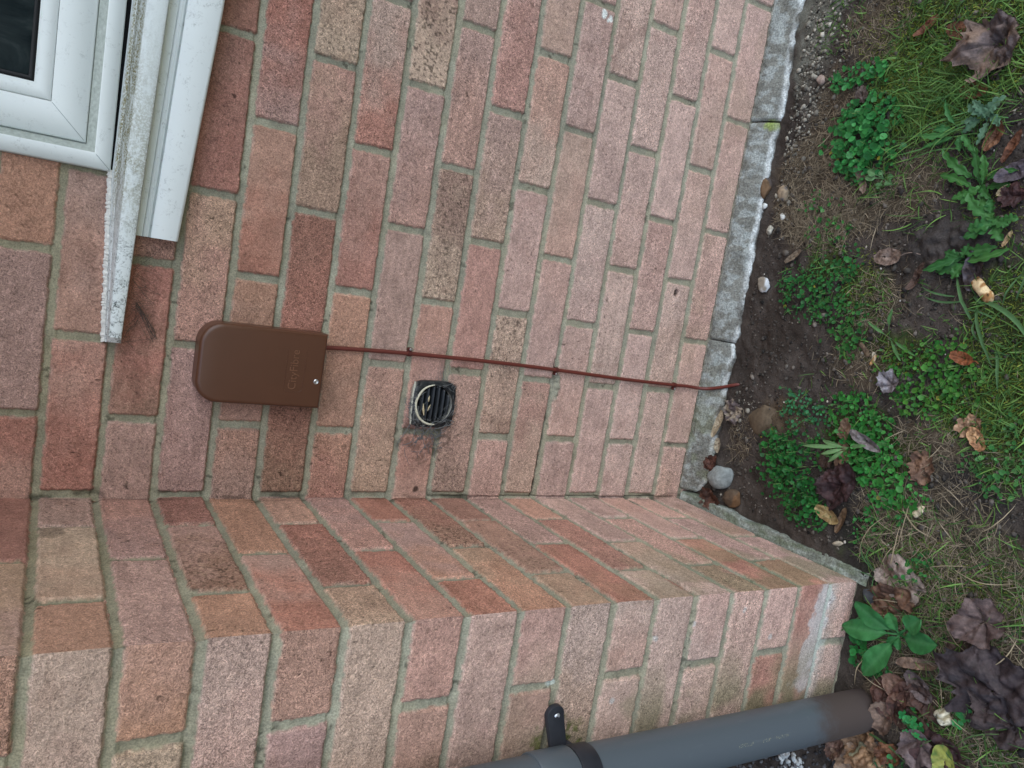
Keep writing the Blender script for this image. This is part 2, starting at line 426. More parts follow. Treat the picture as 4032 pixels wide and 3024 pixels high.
st = blob(U, Z, .135, -.02, .03, .02, 33, .7); C *= (1 - .6 * st)[..., None]
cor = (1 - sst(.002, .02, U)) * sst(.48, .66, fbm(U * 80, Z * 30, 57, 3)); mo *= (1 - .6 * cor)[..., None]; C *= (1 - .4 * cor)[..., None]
hr = h; colr = finish(h, C, mo, mask)
PW = .2175
uf = axis((0.0, .008, .001), (.008, PW, .0019))
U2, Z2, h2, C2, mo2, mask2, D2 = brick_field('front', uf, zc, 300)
s1, t1 = seg_d(U2, Z2, (.03, -1.118), (.165, -1.098))
ef = (1 - sst(.016, .022, s1 + (fbm(U2 * 45, Z2 * 45, 41, 4) - .5) * .040)) * .85
C2 = C2 * (1 - ef[..., None]) + ef[..., None] * lin((196, 188, 186))
s1, t1 = seg_d(U2, Z2, (.0, -1.128), (.21, -1.127)); ef = (1 - sst(.006, .03, s1 + (fbm(U2 * 50, Z2 * 50, 42, 4) - .5) * .036)) * .75
mo2 = mo2 * (1 - ef[..., None]) + ef[..., None] * lin((176, 184, 176)); C2 = C2 * (1 - .5 * ef[..., None]) + .5 * ef[..., None] * lin((180, 182, 176))
alg = (sst(.05, .2, U2) * sst(-.35, -.9, Z2) * sst(.38, .6, fbm(U2 * 13, Z2 * 13, 92, 3)) * .8)
C2 = C2 * (1 - alg[..., None]) + alg[..., None] * lin((128, 126, 98))
ms = blob(U2, Z2, .2, -.62, .05, .06, 93, .8) * sst(.45, .6, fbm(U2 * 90, Z2 * 90, 94, 3)); C2 = C2 * (1 - ms[..., None]) + ms[..., None] * lin((92, 102, 48))
for (a, b) in [(.045, -.83), (.10, -.90), (.06, -.76), (.08, -1.0), (.03, -.93), (.145, -.70)]:
    w_ = blob(U2, Z2, a, b, .006, .005, int(a * 999), .7); C2 = C2 * (1 - w_[..., None]) + w_[..., None] * lin((196, 194, 190))
w_ = blob(U2, Z2, .106, -.5925, .006, .009, 95, .7); C2 = C2 * (1 - w_[..., None]) + w_[..., None] * lin((205, 214, 205)); mo2 = mo2 * (1 - w_[..., None]) + w_[..., None] * lin((205, 214, 205))
colf = finish(h2, C2, mo2, mask2)
hc = hr[-1, :]                                              # shared corner height
k2 = np.exp(-uf / .006)[:, None]; h2 = h2 * (1 - k2) + hc[None, :] * k2
chip = 1 - .0016 * 0
Yr = -np.minimum(U, DEPTH + hc[None, :] - .0006); Yr[-1, :] = -(DEPTH + hc)
Vr = np.stack([hr, Yr, Z], -1).reshape(-1, 3)
Xf = -np.maximum(U2, -hc[None, :]); Xf[0, :] = hc
Vf = np.stack([Xf, -DEPTH - h2, Z2], -1).reshape(-1, 3)
tag(link('wall', mesh_np('wall', Vr, grid_quads(len(ur), len(zc)), cols=colr.reshape(-1, 4)), MAT_BRICK, house), 'short return wall between the set-back wall and the pier front')
bx = MB(); bx.box(-PW, -.006, -DEPTH + .012, .02, -1.3, ZTOP)
nb = len(Vf); qf = np.vstack([grid_quads(len(uf), len(zc)), np.array(bx.q) + nb]); Vf = np.vstack([Vf, np.array(bx.v)]); colf = np.vstack([colf.reshape(-1, 4), np.tile([*CODE['K'], 1.0], (8, 1))])
tag(link('wall', mesh_np('wall', Vf, qf, cols=colf), MAT_BRICK, house), 'narrow brick front of the projecting pier beside the downpipe')

# unseen overhang with soffit and fascia, added and deepened to dim the upper wall
EV = 1.10
eb = MB(); eb.box(-1.9, 2.6, -EV, .26, ZTOP, ZTOP + .02); eb.box(-1.9, 2.6, -EV - .02, -EV, ZTOP - .03, ZTOP + .17); eb.box(-1.9, 2.6, -EV, .26, ZTOP + .15, ZTOP + .17)
eb.build('added_shade_eaves', MAT_BOARD, house)

# concrete footing strip along the foot of the wall, cast in lengths
def gz(x, y):
    return -1.2225 - .04 * np.clip(np.asarray(y, float), -1.2, .0)
def plinth_slab(x0, x1, seed, endcut=0.0):
    xs = np.linspace(x0, x1, max(8, int((x1 - x0) / .0022)))
    prof = np.concatenate([np.linspace(0, 1, 34), 1 + np.linspace(.06, 1, 14)])
    X, Tt = np.meshgrid(xs, prof, indexing='ij')
    wid = .060 + (fbm(X * 16, X * 0 + seed, seed, 3) - .5) * .014 + (fbm(X * 70, X * 0, seed + 3, 3) - .5) * .007
    endr = np.minimum(X - x0, x1 - X)
    wid = wid - .004 * (1 - sst(0, .008, endr))
    if endcut: wid = wid * sst(-.035, endcut, X - x0) 
    top = np.clip(Tt, 0, 1); side = np.clip(Tt - 1, 0, 1)
    rough = (fbm(X * 130, Tt * 8, seed + 5, 3) - .5) * .0035 + (fbm(X * 400, Tt * 24, seed + 6, 2) - .5) * .0016
    Y = .004 - top * wid - side * .006 + rough * .3 - side * (fbm(X * 60, Tt * 5, seed + 8, 2) - .5) * .006
    Zz = -1.1965 - top ** 1.6 * .019 + rough - side * .035 - (1 - sst(0, .004, endr)) * .004
    base = lin((126, 128, 121)) * (.62 + .4 * fbm(X * 30, Y * 30, seed + 9, 3) + .36 * (fbm(X * 190, Y * 190, seed + 19, 3)))[..., None]
    lich = sst(.5, .62, fbm(X * 70, Y * 44, seed + 10, 4))[..., None] * .5
    base = base * (1 - lich) + lich * lin((176, 186, 184))
    arris = (sst(.80, .95, Tt) * (1 - sst(1.0, 1.2, Tt)) * sst(.30, .5, fbm(X * 30, Tt * 3, seed + 12, 3)))[..., None] * .9
    base = base * (1 - arris) + arris * lin((214, 222, 220))
    dk = sst(.5, .72, fbm(X * 34 + 9, Y * 40, seed + 13, 5))[..., None] * .5
    base = base * (1 - dk) + dk * lin((88, 86, 78))
    inner = (1 - sst(.0, .12, Tt))[..., None] * .6
    base = base * (1 - inner) + inner * lin((158, 150, 132))
    grn = (sst(.35, .12, X) * sst(.4, .62, fbm(X * 30, Y * 30, seed + 14, 3)))[..., None] * .45
    base = base * (1 - grn) + grn * lin((110, 118, 86))
    if abs(x0 - .8) < .01 or abs(x1 - .8) < .01:
        mg = blob(X, Y, .792, -.045, .014, .02, seed, .8)[..., None]; base = base * (1 - mg) + mg * lin((140, 160, 82))
    mud = sst(.9, 1.15, Tt + (fbm(X * 45, Tt * 2, seed + 31, 3) - .5) * .7)[..., None] * .75 * (1 - arris * .6); base = base * (1 - mud) + mud * lin((84, 78, 70))
    if x0 < .3:
        dep = blob(X, Y, .30, -.03, .03, .01, seed + 20, .6)
        Zz = Zz - .003 * dep
    return link('plinth_slab', mesh_np('plinth_slab', np.stack([X, Y, Zz], -1).reshape(-1, 3), grid_quads(len(xs), len(prof)), cols=np.concatenate([base, np.ones(base.shape[:2] + (1,))], -1).reshape(-1, 4)), MAT_CONC, house)
plinth_slab(.022, .3492, 410, .03); plinth_slab(.3513, .7985, 420); plinth_slab(.8012, 1.25, 430); plinth_slab(1.2525, 1.9, 440); plinth_slab(1.9025, 2.6, 450)
def ledge(pts_fn, n, seed):
    t = np.linspace(0, 1, n); prof = np.linspace(0, 2, 18)
    T_, P_ = np.meshgrid(t, prof, indexing='ij')
    top = np.clip(P_, 0, 1); side = np.clip(P_ - 1, 0, 1)
    wid = .017 + (fbm(T_ * 14, T_ * 0, seed, 3) - .5) * .009
    X, Y = pts_fn(T_, top * wid + side * .004 - .004 * (1 - top))
    rg = (fbm(T_ * 90, P_ * 5, seed + 2, 3) - .5) * .004
    Zz = -1.197 - top * .004 + rg - side * .05
    b = lin((128, 134, 124)) * (.7 + .55 * fbm(T_ * 30, P_ * 2, seed + 3, 4))[..., None]
    li = sst(.5, .68, fbm(T_ * 18, P_ * 3, seed + 4, 3))[..., None] * .5; b = b * (1 - li) + li * lin((178, 188, 182))
    gr = sst(.45, .65, fbm(T_ * 12, P_ * 2 + 4, seed + 5, 3))[..., None] * .5; b = b * (1 - gr) + gr * lin((88, 100, 72))
    return link('plinth_slab', mesh_np('plinth_slab', np.stack([X, Y, Zz], -1).reshape(-1, 3), grid_quads(n, 18), cols=np.concatenate([b, np.ones(b.shape[:2] + (1,))], -1).reshape(-1, 4)), MAT_CONC, house)
ledge(lambda t, w: (w, -.002 - t * (DEPTH + .012)), 220, 460)

# ---------------------------------------------------------------- window
def wz(xp, zp, d):                                         # a point seen against the wall face, standing d proud of it
    k = (1.2154 - d) / 1.2154
    return CAM[0] + (xp - CAM[0]) * k, -d, CAM[2] + (zp - CAM[2]) * k
win = MB()
X0, Z0, X1, Z1 = 0.4562, -0.0535, WIN[1] - .001, WIN[3] - .001
def frame_ring(mb, offs):                                  # offs: list of (inset, y): mitred frame lofted round the opening
    rings = []
    for ins, y in offs:
        rings.append([(X0 + ins, y, Z0 + ins), (X1 - ins, y, Z0 + ins), (X1 - ins, y, Z1 - ins), (X0 + ins, y, Z1 - ins)])
    v = [p for r in rings for p in r]; f = []
    for k in range(len(rings) - 1):
        for i in range(4):
            j = (i + 1) % 4; f.append((k * 4 + i, k * 4 + j, (k + 1) * 4 + j, (k + 1) * 4 + i))
    mb.add(v, f)
MAT_LEDGE = plain('grimy_ledge', lin((170, 177, 170)), .7, .2, 210, .2)
fr = MB(); frame_ring(fr, [(0, .06), (0, -.006), (.002, -.0095), (.0185, -.0105), (.0205, -.009)])
window = fr.build('window', MAT_FRAME, house, bevel=0)
window['label'] = 'white plastic window with a dark pane and grimy bottom ledge'
lg = MB(); frame_ring(lg, [(.0203, -.009), (.022, -.005), (.0305, .006), (.0305, .03)]); lg.build('frame_rebate', MAT_LEDGE, window)
sa = MB(); frame_ring(sa, [(.0312, .03), (.0312, .004), (.0330, .0022), (.0735, .0010), (.0740, .0040)])
sa.build('sash', MAT_SASH, window)
be = MB(); frame_ring(be, [(.0745, .02), (.0745, .0034), (.0765, .0020), (.0900, .0075), (.0945, .0115), (.0950, .02)])
be.build('glazing_bead', MAT_SASH, window)
ga = MB(); frame_ring(ga, [(.0945, .02), (.0945, .0125), (.1010, .0145), (.1015, .02)])
ga.build('gasket', plain('black_rubber', (.012, .012, .013), .6, .3), window)
# mitre weld lines
MAT_WELD = plain('weld_grey', lin((150, 160, 160)), .6, .3)
for a, b, y0_, y1_ in ((.0335, .073, .0018, .0008), (.001, .0185, -.0108, -.0108)):
    for (sx, cx) in ((1, X0), (-1, X1)):
        for (sz, czz) in ((1, Z0), (-1, Z1)):
            ml = MB(); ml.tube([Vector((cx + sx * a, y0_, czz + sz * a)), Vector((cx + sx * b, y1_, czz + sz * b))], .00035, 5); ml.build('mitre_line', MAT_WELD, window)
Mg = NM('window_glass'); 
sm = Mg.ramp(Mg.noise(11, 5, 0.6, 2.2), [(0.36, (.030, .044, .050)), (0.55, (.055, .074, .080)), (0.78, (.14, .17, .175))])
Mg.col(sm); Mg.set(0.14, 0.5)
gp = MB(); gp.box(X0 + .100, X1 - .100, .0155, .0215, Z0 + .100, Z1 - .100); gp.build('pane', Mg.m, window)

# sill: weathered white moulding, long horn to the left, sagging slightly to the right
def sweep(stations, rowfn, name, mat, parent, n=60, sub=None, smooth=True, jag=None):
    xs = np.linspace(stations[0], stations[1], n)
    rows = [rowfn(x) for x in xs]
    if jag: rows = [[(p[0] + jag(i, j), p[1], p[2]) for j, p in enumerate(r)] for i, r in enumerate(rows)]
    mb = MB(); mb.loft(rows, True, True)
    return mb.build(name, mat, parent, smooth=smooth)
def sill_row(x):
    # apparent positions against the wall: back line A, groove, nose top M, nose foot D
    A = np.interp(x, [.226, .459, .70, 1.8], [-.0665, -.0553, -.0590, -.066])
    M_ = np.interp(x, [.226, .459, .70, 1.8], [-.0702, -.0705, -.0765, -.088])
    D_ = np.interp(x, [.226, .46, .70, 1.8], [-.0874, -.0952, -.1041, -.120])
    e = 1 - sst(.226, .232, x)
    pr_ = np.interp(x, [.226, .46, .7], [.040, .050, .056]) * (1 - .18 * e)
    g1 = A * .62 + M_ * .38
    pts = [wz(x, A, 0.0), wz(x, A * .8 + g1 * .2, .006), wz(x, g1, .016), wz(x, g1 - .0012, .017), wz(x, g1 - .001, .019), wz(x, M_ + .0006, pr_ - .006), wz(x, M_ - .0012, pr_ - .0012), wz(x, M_ - .004, pr_),
           wz(x, D_ + .004, pr_ + .001), wz(x, D_ + .0008, pr_ - .0008), wz(x, D_, pr_ - .004)]
    pts = [(p[0], p[1] + .0 , p[2]) for p in pts]
    last = pts[-1]; pts += [(last[0], -.012, last[2] + .001), (last[0], 0.0, last[2] + .003)]
    return pts
def sill_mat():
    M = NM('sill_paint'); base = tuple(lin((222, 228, 226)))
    vec = M.scaled((1, 1, 1))
    d1 = M.ramp(M.noise(70, 6, 0.75, 1.2), [(0.47, 0.0), (0.58, 1.0)]); f = M.ramp(M.noise(420, 3, 0.7), [(0.42, 0), (0.58, 1)])
    sx = M.n('ShaderNodeSeparateXYZ'); M.l(M.tc.outputs['Object'], sx.inputs[0])
    left = M.n('ShaderNodeMapRange'); left.inputs[1].default_value = .52; left.inputs[2].default_value = .28; M.l(sx.outputs[0], left.inputs[0])
    c = M.mix(M.math('MULTIPLY', M.math('MULTIPLY', d1, f), M.math('ADD', M.math('MULTIPLY', left.outputs[0], .85), .12)), base, tuple(lin((78, 84, 80))))
    # moss and algae stripe where water lies, on the flat upper face under the window
    yy = M.n('ShaderNodeMapRange'); yy.inputs[1].default_value = -.056; yy.inputs[2].default_value = -.047; M.l(sx.outputs[1], yy.inputs[0])
    y2 = M.n('ShaderNodeMapRange'); y2.inputs[1].default_value = -.006; y2.inputs[2].default_value = -.013; M.l(sx.outputs[1], y2.inputs[0])
    xr = M.n('ShaderNodeMapRange'); xr.inputs[1].default_value = .36; xr.inputs[2].default_value = .47; M.l(sx.outputs[0], xr.inputs[0])
    ms = M.ramp(M.noise(62, 5, 0.7, 0.8, M.scaled((.45, 1.6, 1.2))), [(0.36, 0), (0.50, 1)]); mf = M.ramp(M.noise(380, 4, 0.7), [(0.40, 0.1), (0.56, 1)])
    k = M.math('MULTIPLY', M.math('MULTIPLY', yy.outputs[0], y2.outputs[0]), M.math('MULTIPLY', M.math('MULTIPLY', ms, mf), xr.outputs[0]))
    c = M.mix(k, c, tuple(lin((116, 108, 58)))); M.col(c); M.set(.55, .3); M.bump(M.noise(220, 4, .65), .25, .0008)
    return M.m
sill = sweep((.226, 1.78), sill_row, 'sill', sill_mat(), window, 220)
# silicone bead, roughly tooled, along the back of the horn
rb = MB(); pts = []; rr = []
for i in range(140):
    x = .227 + i * (.232 / 139); p = wz(x, np.interp(x, [.226, .459], [-.0650, -.0535]), .0015)
    pts.append((p[0], p[1] + random.uniform(-.0004, .0004), p[2] + random.uniform(-.0004, .0012))); rr.append(.0031 + random.uniform(-.0006, .0013))
rb.tube(pts, rr, 7); rb.build('sealant_bead', plain('sealant', lin((214, 212, 206)), .7, .2, 200, .15, 300, .4), sill, smooth=True)
gapb = MB(); gapb.box(.4585, X1, -.004, .004, -.0625, -.0530); gapb.build('shadow_gap', plain('dark_gap', (.01, .01, .01), .9, .05), window)

# white trim board below the sill with a half-round bead
def trim_row(x):
    F = np.interp(x, [.378, .70, 1.8], [-.1096, -.1257, -.150]); L = np.interp(x, [.378, .70, 1.8], [-.1462, -.1722, -.215]); T0 = np.interp(x, [.378, .7, 1.8], [-.086, -.098, -.112])
    d = np.interp(x, [.378, .75, 1.8], [.024, .044, .05]); xc = np.interp(x, [.378, 1.8], [.378, 1.8])
    P = [wz(xc, T0, 0.0), wz(xc, T0, d - .010), wz(xc, F + .010, d - .012)]
    for a in range(5):
        an = math.pi * (.05 + .9 * a / 4); P.append(wz(xc, F + .0052 + .0048 * math.cos(an), d - .012 + .0065 * math.sin(an)))
    P += [wz(xc, F - .0002, d - .012), wz(xc, F - .0010, d - .001), wz(xc, F - .0030, d), wz(xc, L + .004, d + .001), wz(xc, L + .0015, d - .0002), wz(xc, L, d - .003)]
    last = P[-1]; P.append((last[0], 0.0, last[2] + .001)); return P
trim = sweep((.378, 1.78), trim_row, 'trim_board', MAT_BOARD, window, 120)

# room behind the pane is left dark: a closed box behind the wall
rm = MB(); rm.box(X0, X1, .30, .32, Z0, Z1); rm.build('curtain', plain('dark_curtain', (.02, .025, .028), .9, .1), window)

# ---------------------------------------------------------------- things fixed to the wall
MAT_BROWN = plain('brown_plastic', lin((88, 57, 41)), .36, .45, 25, .04, 500, .05)
box = empty('junction_box', (.215, 0, -.37), 'brown plastic cable entry box with rounded top corners fixed to the brick wall', 'junction box')
def round_top(x0, x1, z0, z1, r, n=12):
    p = [(x0, z0), (x1, z0)]
    for k in range(n + 1): a = math.pi / 2 * k / n; p.append((x1 - r + r * math.cos(a), z1 - r + r * math.sin(a)))
    for k in range(n + 1): a = math.pi / 2 + math.pi / 2 * k / n; p.append((x0 + r + r * math.cos(a), z1 - r + r * math.sin(a)))
    return p
def inset_ring(p, d, y): 
    c = (.2145, -.275); sx = 1 - d / .058; sz = 1 - d / .092
    return [(c[0] + (a - c[0]) * sx, y, c[1] + (b - c[1]) * sz) for a, b in p]
bp_ = round_top(.1575, .2735, -.3685, -.1845, .031)
b0 = MB(); b0.loft([inset_ring(bp_, 0, -.0005), inset_ring(bp_, 0, -.0145), inset_ring(bp_, .0012, -.0155)]); b0.build('base', MAT_BROWN, box, smooth=True)
cp = round_top(.1567, .2743, -.3690, -.1838, .032)
rs = [inset_ring(cp, .0006, -.0150), inset_ring(cp, .0004, -.0335)]
for k in range(1, 7):
    a = math.pi / 2 * k / 6; rs.append(inset_ring(cp, .0004 + .0058 * (1 - math.cos(a)), -.0335 - .0058 * math.sin(a)))
c0 = MB(); c0.loft(rs); c0.build('cover', MAT_BROWN, box, smooth=True)
sc_ = MB(); n = 20
sc_.loft([[(.1995 + r * math.cos(2 * math.pi * k / n), y, -.3578 + r * math.sin(2 * math.pi * k / n)) for k in range(n)] for r, y in ((.0042, -.0388), (.0040, -.0404), (.0028, -.0414), (.0014, -.0408))])
sc_.build('screw', plain('zinc', (.55, .56, .56), .35, .5, metal=.9), box, smooth=True)
# raised lettering and the raised line of its panel
tcu = bpy.data.curves.new('lettering', 'FONT'); tcu.body = 'CityFibre'; tcu.size = .0172; tcu.extrude = .0005; tcu.align_x = 'LEFT'; tcu.offset = -.00022; tcu.bevel_depth = .00012
to = bpy.data.objects.new('tmp_text', tcu); COL.objects.link(to); bpy.context.view_layer.update()
tme = bpy.data.meshes.new_from_object(to.evaluated_get(bpy.context.evaluated_depsgraph_get())); bpy.data.objects.remove(to)
co = np.empty(len(tme.vertices) * 3, np.float32); tme.vertices.foreach_get('co', co); co = co.reshape(-1, 3)
wtx = co[:, 0].max() - co[:, 0].min(); sx = .0605 / wtx
nv = np.stack([.1850 + (co[:, 0] - co[:, 0].min()) * sx, -.0394 - co[:, 2], -.3272 + co[:, 1] * 1.0], -1)
tme.vertices.foreach_set('co', np.ascontiguousarray(nv, np.float32).ravel()); tme.update()
tme.materials.clear(); link('lettering', tme, plain('brown_raised', lin((116, 80, 58)), .4, .4), box)
pn = MB()
P_ = [(.2455, -.3104), (.1880, -.3098)]
for k in range(7): a = math.pi / 2 + math.pi / 2 * k / 6; P_.append((.1868 + .005 * math.cos(a), -.3148 + .005 * math.sin(a)))
pn.tube([(x, -.0394, z) for x, z in P_], .00055, 6)
P_ = [(.2455, -.3386), (.1890, -.3380)]
for k in range(7): a = -math.pi / 2 - math.pi / 2 * k / 6; P_.append((.1868 + .005 * math.cos(a), -.3330 + .005 * math.sin(a)))
pn.tube([(x, -.0394, z) for x, z in P_], .00055, 6)
pn.tube([(.1818, -.0394, -.3148), (.1818, -.0394, -.3330)], .0004, 6)
pn.build('panel_line', MAT_BROWN, box, smooth=True)

MAT_CABLE = plain('red_brown_cable', lin((98, 46, 38)), .45, .4, 60, .1)
cable = tag(None or bpy.data.objects.new('cable', None), 'dark red brown cable running down the wall from the brown box into the soil', 'cable'); COL.objects.link(cable); cable.location = (.25, 0, -1.2)
path = [(.2500, -.0065, -.366), (.2502, -.0065, -.3808), (.2511, -.0062, -.4015), (.2530, -.0066, -.46), (.2542, -.0066, -.5244), (.2547, -.0072, -.60), (.2544, -.0070, -.6863), (.2534, -.0066, -.755), (.2519, -.0066, -.8208),
        (.2497, -.0070, -.90), (.2476, -.0068, -.9697), (.2463, -.0068, -1.05), (.2456, -.0066, -1.1194), (.2462, -.0080, -1.150), (.2452, -.0120, -1.175), (.2470, -.024, -1.1935), (.2530, -.042, -1.2035), (.2600, -.060, -1.2100), (.2660, -.074, -1.2150), (.2715, -.086, -1.2260), (.2740, -.092, -1.245), (.2745, -.094, -1.275)]
def smooth_path(p, n=6):
    P = np.array(p); out = []
    for i in range(len(P) - 1):
        a = P[max(i - 1, 0)]; b = P[i]; c = P[i + 1]; d = P[min(i + 2, len(P) - 1)]
        for k in range(n):
            t = k / n; out.append(.5 * ((2 * b) + (c - a) * t + (2 * a - 5 * b + 4 * c - d) * t * t + (3 * b - a - 3 * c + d) * t ** 3))
    out.append(P[-1]); return [tuple(q) for q in out]
cb = MB(); cb.tube(smooth_path(path), .0034, 12); cb.build('sheath', MAT_CABLE, cable, smooth=True)
MAT_CLIP = plain('clip_plastic', lin((84, 38, 33)), .5, .35)
for (x, z, side) in [(.2540, -.520, 1), (.2521, -.8195, -1), (.2457, -1.1185, -1)]:
    cl = MB(); r = .0047
    prof = []
    for k in range(11): a = math.pi * k / 10; prof.append((x + r * math.cos(a), -.0066 - r * math.sin(a)))
    ring = lambda zz: [(px, py, zz) for px, py in prof] + [(x - r, -.0008, zz), (x + r, -.0008, zz)]
    cl.loft([ring(z - .0036), ring(z + .0036)])
    cl.box(x + side * r if side > 0 else x - r - .0055, x + r + .0055 if side > 0 else x - r, -.0085, -.0008, z - .0034, z + .0034)
    clip = cl.build('cable_clip', MAT_CLIP, cable, bevel=.0007)
    nl = MB(); n = 12; nx = x + side * (r + .0028)
    nl.loft([[(nx + q * math.cos(2 * math.pi * k / n), y, z + q * math.sin(2 * math.pi * k / n)) for k in range(n)] for q, y in ((.0022, -.0083), (.0022, -.0098), (.0014, -.0104))]); nl.build('nail', plain('nail_steel', (.4, .38, .37), .4, .5, metal=.8), clip, smooth=True)

# small round-louvred vent
vent = empty('wall_vent', (.172, 0, -.62), 'small dusty black louvred vent with cobwebs beside the cable', 'vent')
Mv = NM('black_vent_plastic')
dust = Mv.ramp(Mv.noise(120, 5, .7, 1.2), [(.50, 0), (.72, .14)])
gn = Mv.n('ShaderNodeNewGeometry'); sx_ = Mv.n('ShaderNodeSeparateXYZ'); Mv.l(gn.outputs['True Normal'], sx_.inputs[0])
upf = Mv.ramp(sx_.outputs[2], [(.55, 0), (.9, .85)])
top_dust_light = Mv.math('MULTIPLY', upf, Mv.ramp(Mv.noise(300, 3, .6), [(.3, .45), (.6, 1)]))  # upward faces painted pale: dust plus the sky highlight on the rim
Mv.col(Mv.mix(Mv.math('MAXIMUM', dust, top_dust_light), (.012, .014, .017), tuple(lin((186, 184, 170))))); Mv.set(.42, .4)
VC = (.1712, -.5770)
MAT_LOUV = plain('louvre_black', (.016, .019, .022), .4, .4, 200, .3)
def plate_ring(sc, y, n=64):
    out = []
    for k in range(n):
        a = 2 * math.pi * k / n + .001; c, s_ = math.cos(a), math.sin(a)
        e = 5.0; r = 1 / (abs(c) ** e + abs(s_) ** e) ** (1 / e)
        lx, lz = .0405 * sc * r * c, .0405 * sc * r * s_
        tl = .03
        out.append((VC[0] + lx * math.cos(tl) - lz * math.sin(tl), y, VC[1] + lz * math.cos(tl) + lx * math.sin(tl)))
    return out
def circ(r, y, n=64, dx=0, dz=0): return [(VC[0] + dx + r * math.cos(2 * math.pi * k / n + .001), y, VC[1] + dz + r * math.sin(2 * math.pi * k / n + .001)) for k in range(n)]
pv = MB(); pv.loft([plate_ring(1.0, 0), plate_ring(1.0, -.0085), plate_ring(.975, -.0105), circ(.0345, -.0108), circ(.0335, -.0105), circ(.0335, -.0015)], True, False)
pv.build('plate', Mv.m, vent, smooth=False, bevel=0)
rg_ = MB(); rg_.tube(circ(.0345, -.0118, 72) + circ(.0345, -.0118, 72)[:1], .0017, 8, False); rg_.build('rim', Mv.m, vent, smooth=True)
bk = MB(); bk.loft([circ(.034, -.0012), circ(.034, -.0006)]); bk.build('duct_mouth', plain('duct_black', (.004, .004, .005), .9, .05), vent)
for k in range(6):
    zc_ = VC[1] + .0245 - k * .0098
    hw = math.sqrt(max(.0335 ** 2 - (zc_ - VC[1]) ** 2, 1e-6)) - .0004
    hw2 = math.sqrt(max(.0335 ** 2 - (zc_ - .005 - VC[1]) ** 2, 1e-6)) - .0004
    lv = MB(); A_ = []; 
    for i in range(15):
        t = -1 + i / 7.0
        A_.append([(VC[0] + t * hw, -.0030, zc_ + .0046), (VC[0] + t * min(hw, hw2), -.0118 + .0012 * t * t, zc_ - .0020), (VC[0] + t * min(hw, hw2), -.0120 + .0012 * t * t, zc_ - .0034), (VC[0] + t * hw, -.0030, zc_ + .0030)])
    lv.loft(A_, True, True); lv.build('louvre', MAT_LOUV, vent)
for (dx, dz) in ((.0335, .0335), (.0335, -.0335), (-.0335, .0335), (-.0335, -.0335)):
    hb_ = MB(); hb_.tube(circ(.0040, -.0106, 20, dx, dz) + circ(.0040, -.0106, 20, dx, dz)[:1], .0007, 6, False)
    hb_.loft([circ(.0026, -.0108, 16, dx, dz), circ(.0018, -.0112, 16, dx, dz)]); hb_.build('screw_hole', Mv.m, vent, smooth=True)

arc = [(VC[0] + .0346 * math.cos(a), -.0126 - .0006 * math.sin(a * 7), VC[1] + .0346 * math.sin(a)) for a in np.linspace(math.radians(8), math.radians(205), 60)]
ra = MB(); ra.tube(arc, [.0007 + .0014 * math.sin(math.pi * i / 59) ** .5 for i in range(60)], 7); ra.build('dusty_rim_highlight', plain('pale_dust_highlight', lin((206, 202, 180)), .9, .1, 400, .2), vent, smooth=True)  # pale arc paints the highlight along the dusty upper rim
top_e = [(VC[0] + t * .037, -.0088, VC[1] + .0402 - .0016 * t * t + t * .0011) for t in np.linspace(-1, 1, 24)]
te = MB(); te.tube(top_e, [.0009 + .0012 * abs(math.sin(i * 1.7)) for i in range(24)], 7); te.build('dusty_edge', plain('pale_dust_edge', lin((190, 190, 176)), .9, .1, 400, .25), vent, smooth=True)
for (x0, z0, x1, z1, w_) in [(.152, -.5600, .172, -.5560, .0019), (.176, -.5650, .186, -.5655, .0016), (.160, -.5660, .171, -.5695, .0012)]:
    sb = MB(); sb.tube([(x0, -.0128, z0), ((x0 + x1) / 2, -.0136, (z0 + z1) / 2 + .001), (x1, -.0128, z1)], [w_ * .5, w_, w_ * .3], 6); sb.build('caught_straw', plain('caught_straw', lin((196, 182, 148)), .9, .1), vent, smooth=True)
# cobwebs: loose dusty threads
def threads(name, label, specs, r0, mat, cat='cobweb'):
    mb = MB()
    for (a, b, n, sag, rr) in specs:
        a = Vector(a); b = Vector(b)
        pts = []
        off = Vector((random.uniform(-1, 1), random.uniform(-1, .2), random.uniform(-1, 1))) * sag
        for i in range(n + 1):
            t = i / n; w_ = 4 * t * (1 - t)
            pts.append(a.lerp(b, t) + off * w_ + Vector([random.uniform(-1, 1) * sag * .18 for _ in range(3)]))
        mb.tube(pts, rr, 4, False)
    o = mb.build(name, mat, None, smooth=True); return tag(o, label, cat)
MAT_WEB = plain('web_dust', lin((112, 114, 114)), .95, .1, 300, .25)
MAT_WEBD = plain('web_dark', lin((88, 84, 78)), .95, .1, 300, .25)
sp_ = []
for k in range(110):
    a = random.uniform(0, 2 * math.pi); r1 = random.uniform(.030, .050)
    c0_ = (VC[0] + r1 * math.cos(a), random.uniform(-.013, -.006), VC[1] + r1 * math.sin(a))
    if c0_[0] > VC[0] + .01 and random.random() < .75: continue
    b = a + random.uniform(-.9, .9); r2 = random.uniform(.028, .052)
    sp_.append((c0_, (VC[0] + r2 * math.cos(b), random.uniform(-.012, -.003), VC[1] + r2 * math.sin(b)), 6, .006, random.uniform(.0003, .0007)))
for k in range(22):
    a = (VC[0] - .02 + random.uniform(-.022, .03), random.uniform(-.014, -.010), VC[1] + random.uniform(-.034, .034)); b = (a[0] + random.uniform(-.022, .022), -.012, a[2] + random.uniform(-.02, .02))
    sp_.append((a, b, 5, .004, random.uniform(.00012, .0003)))
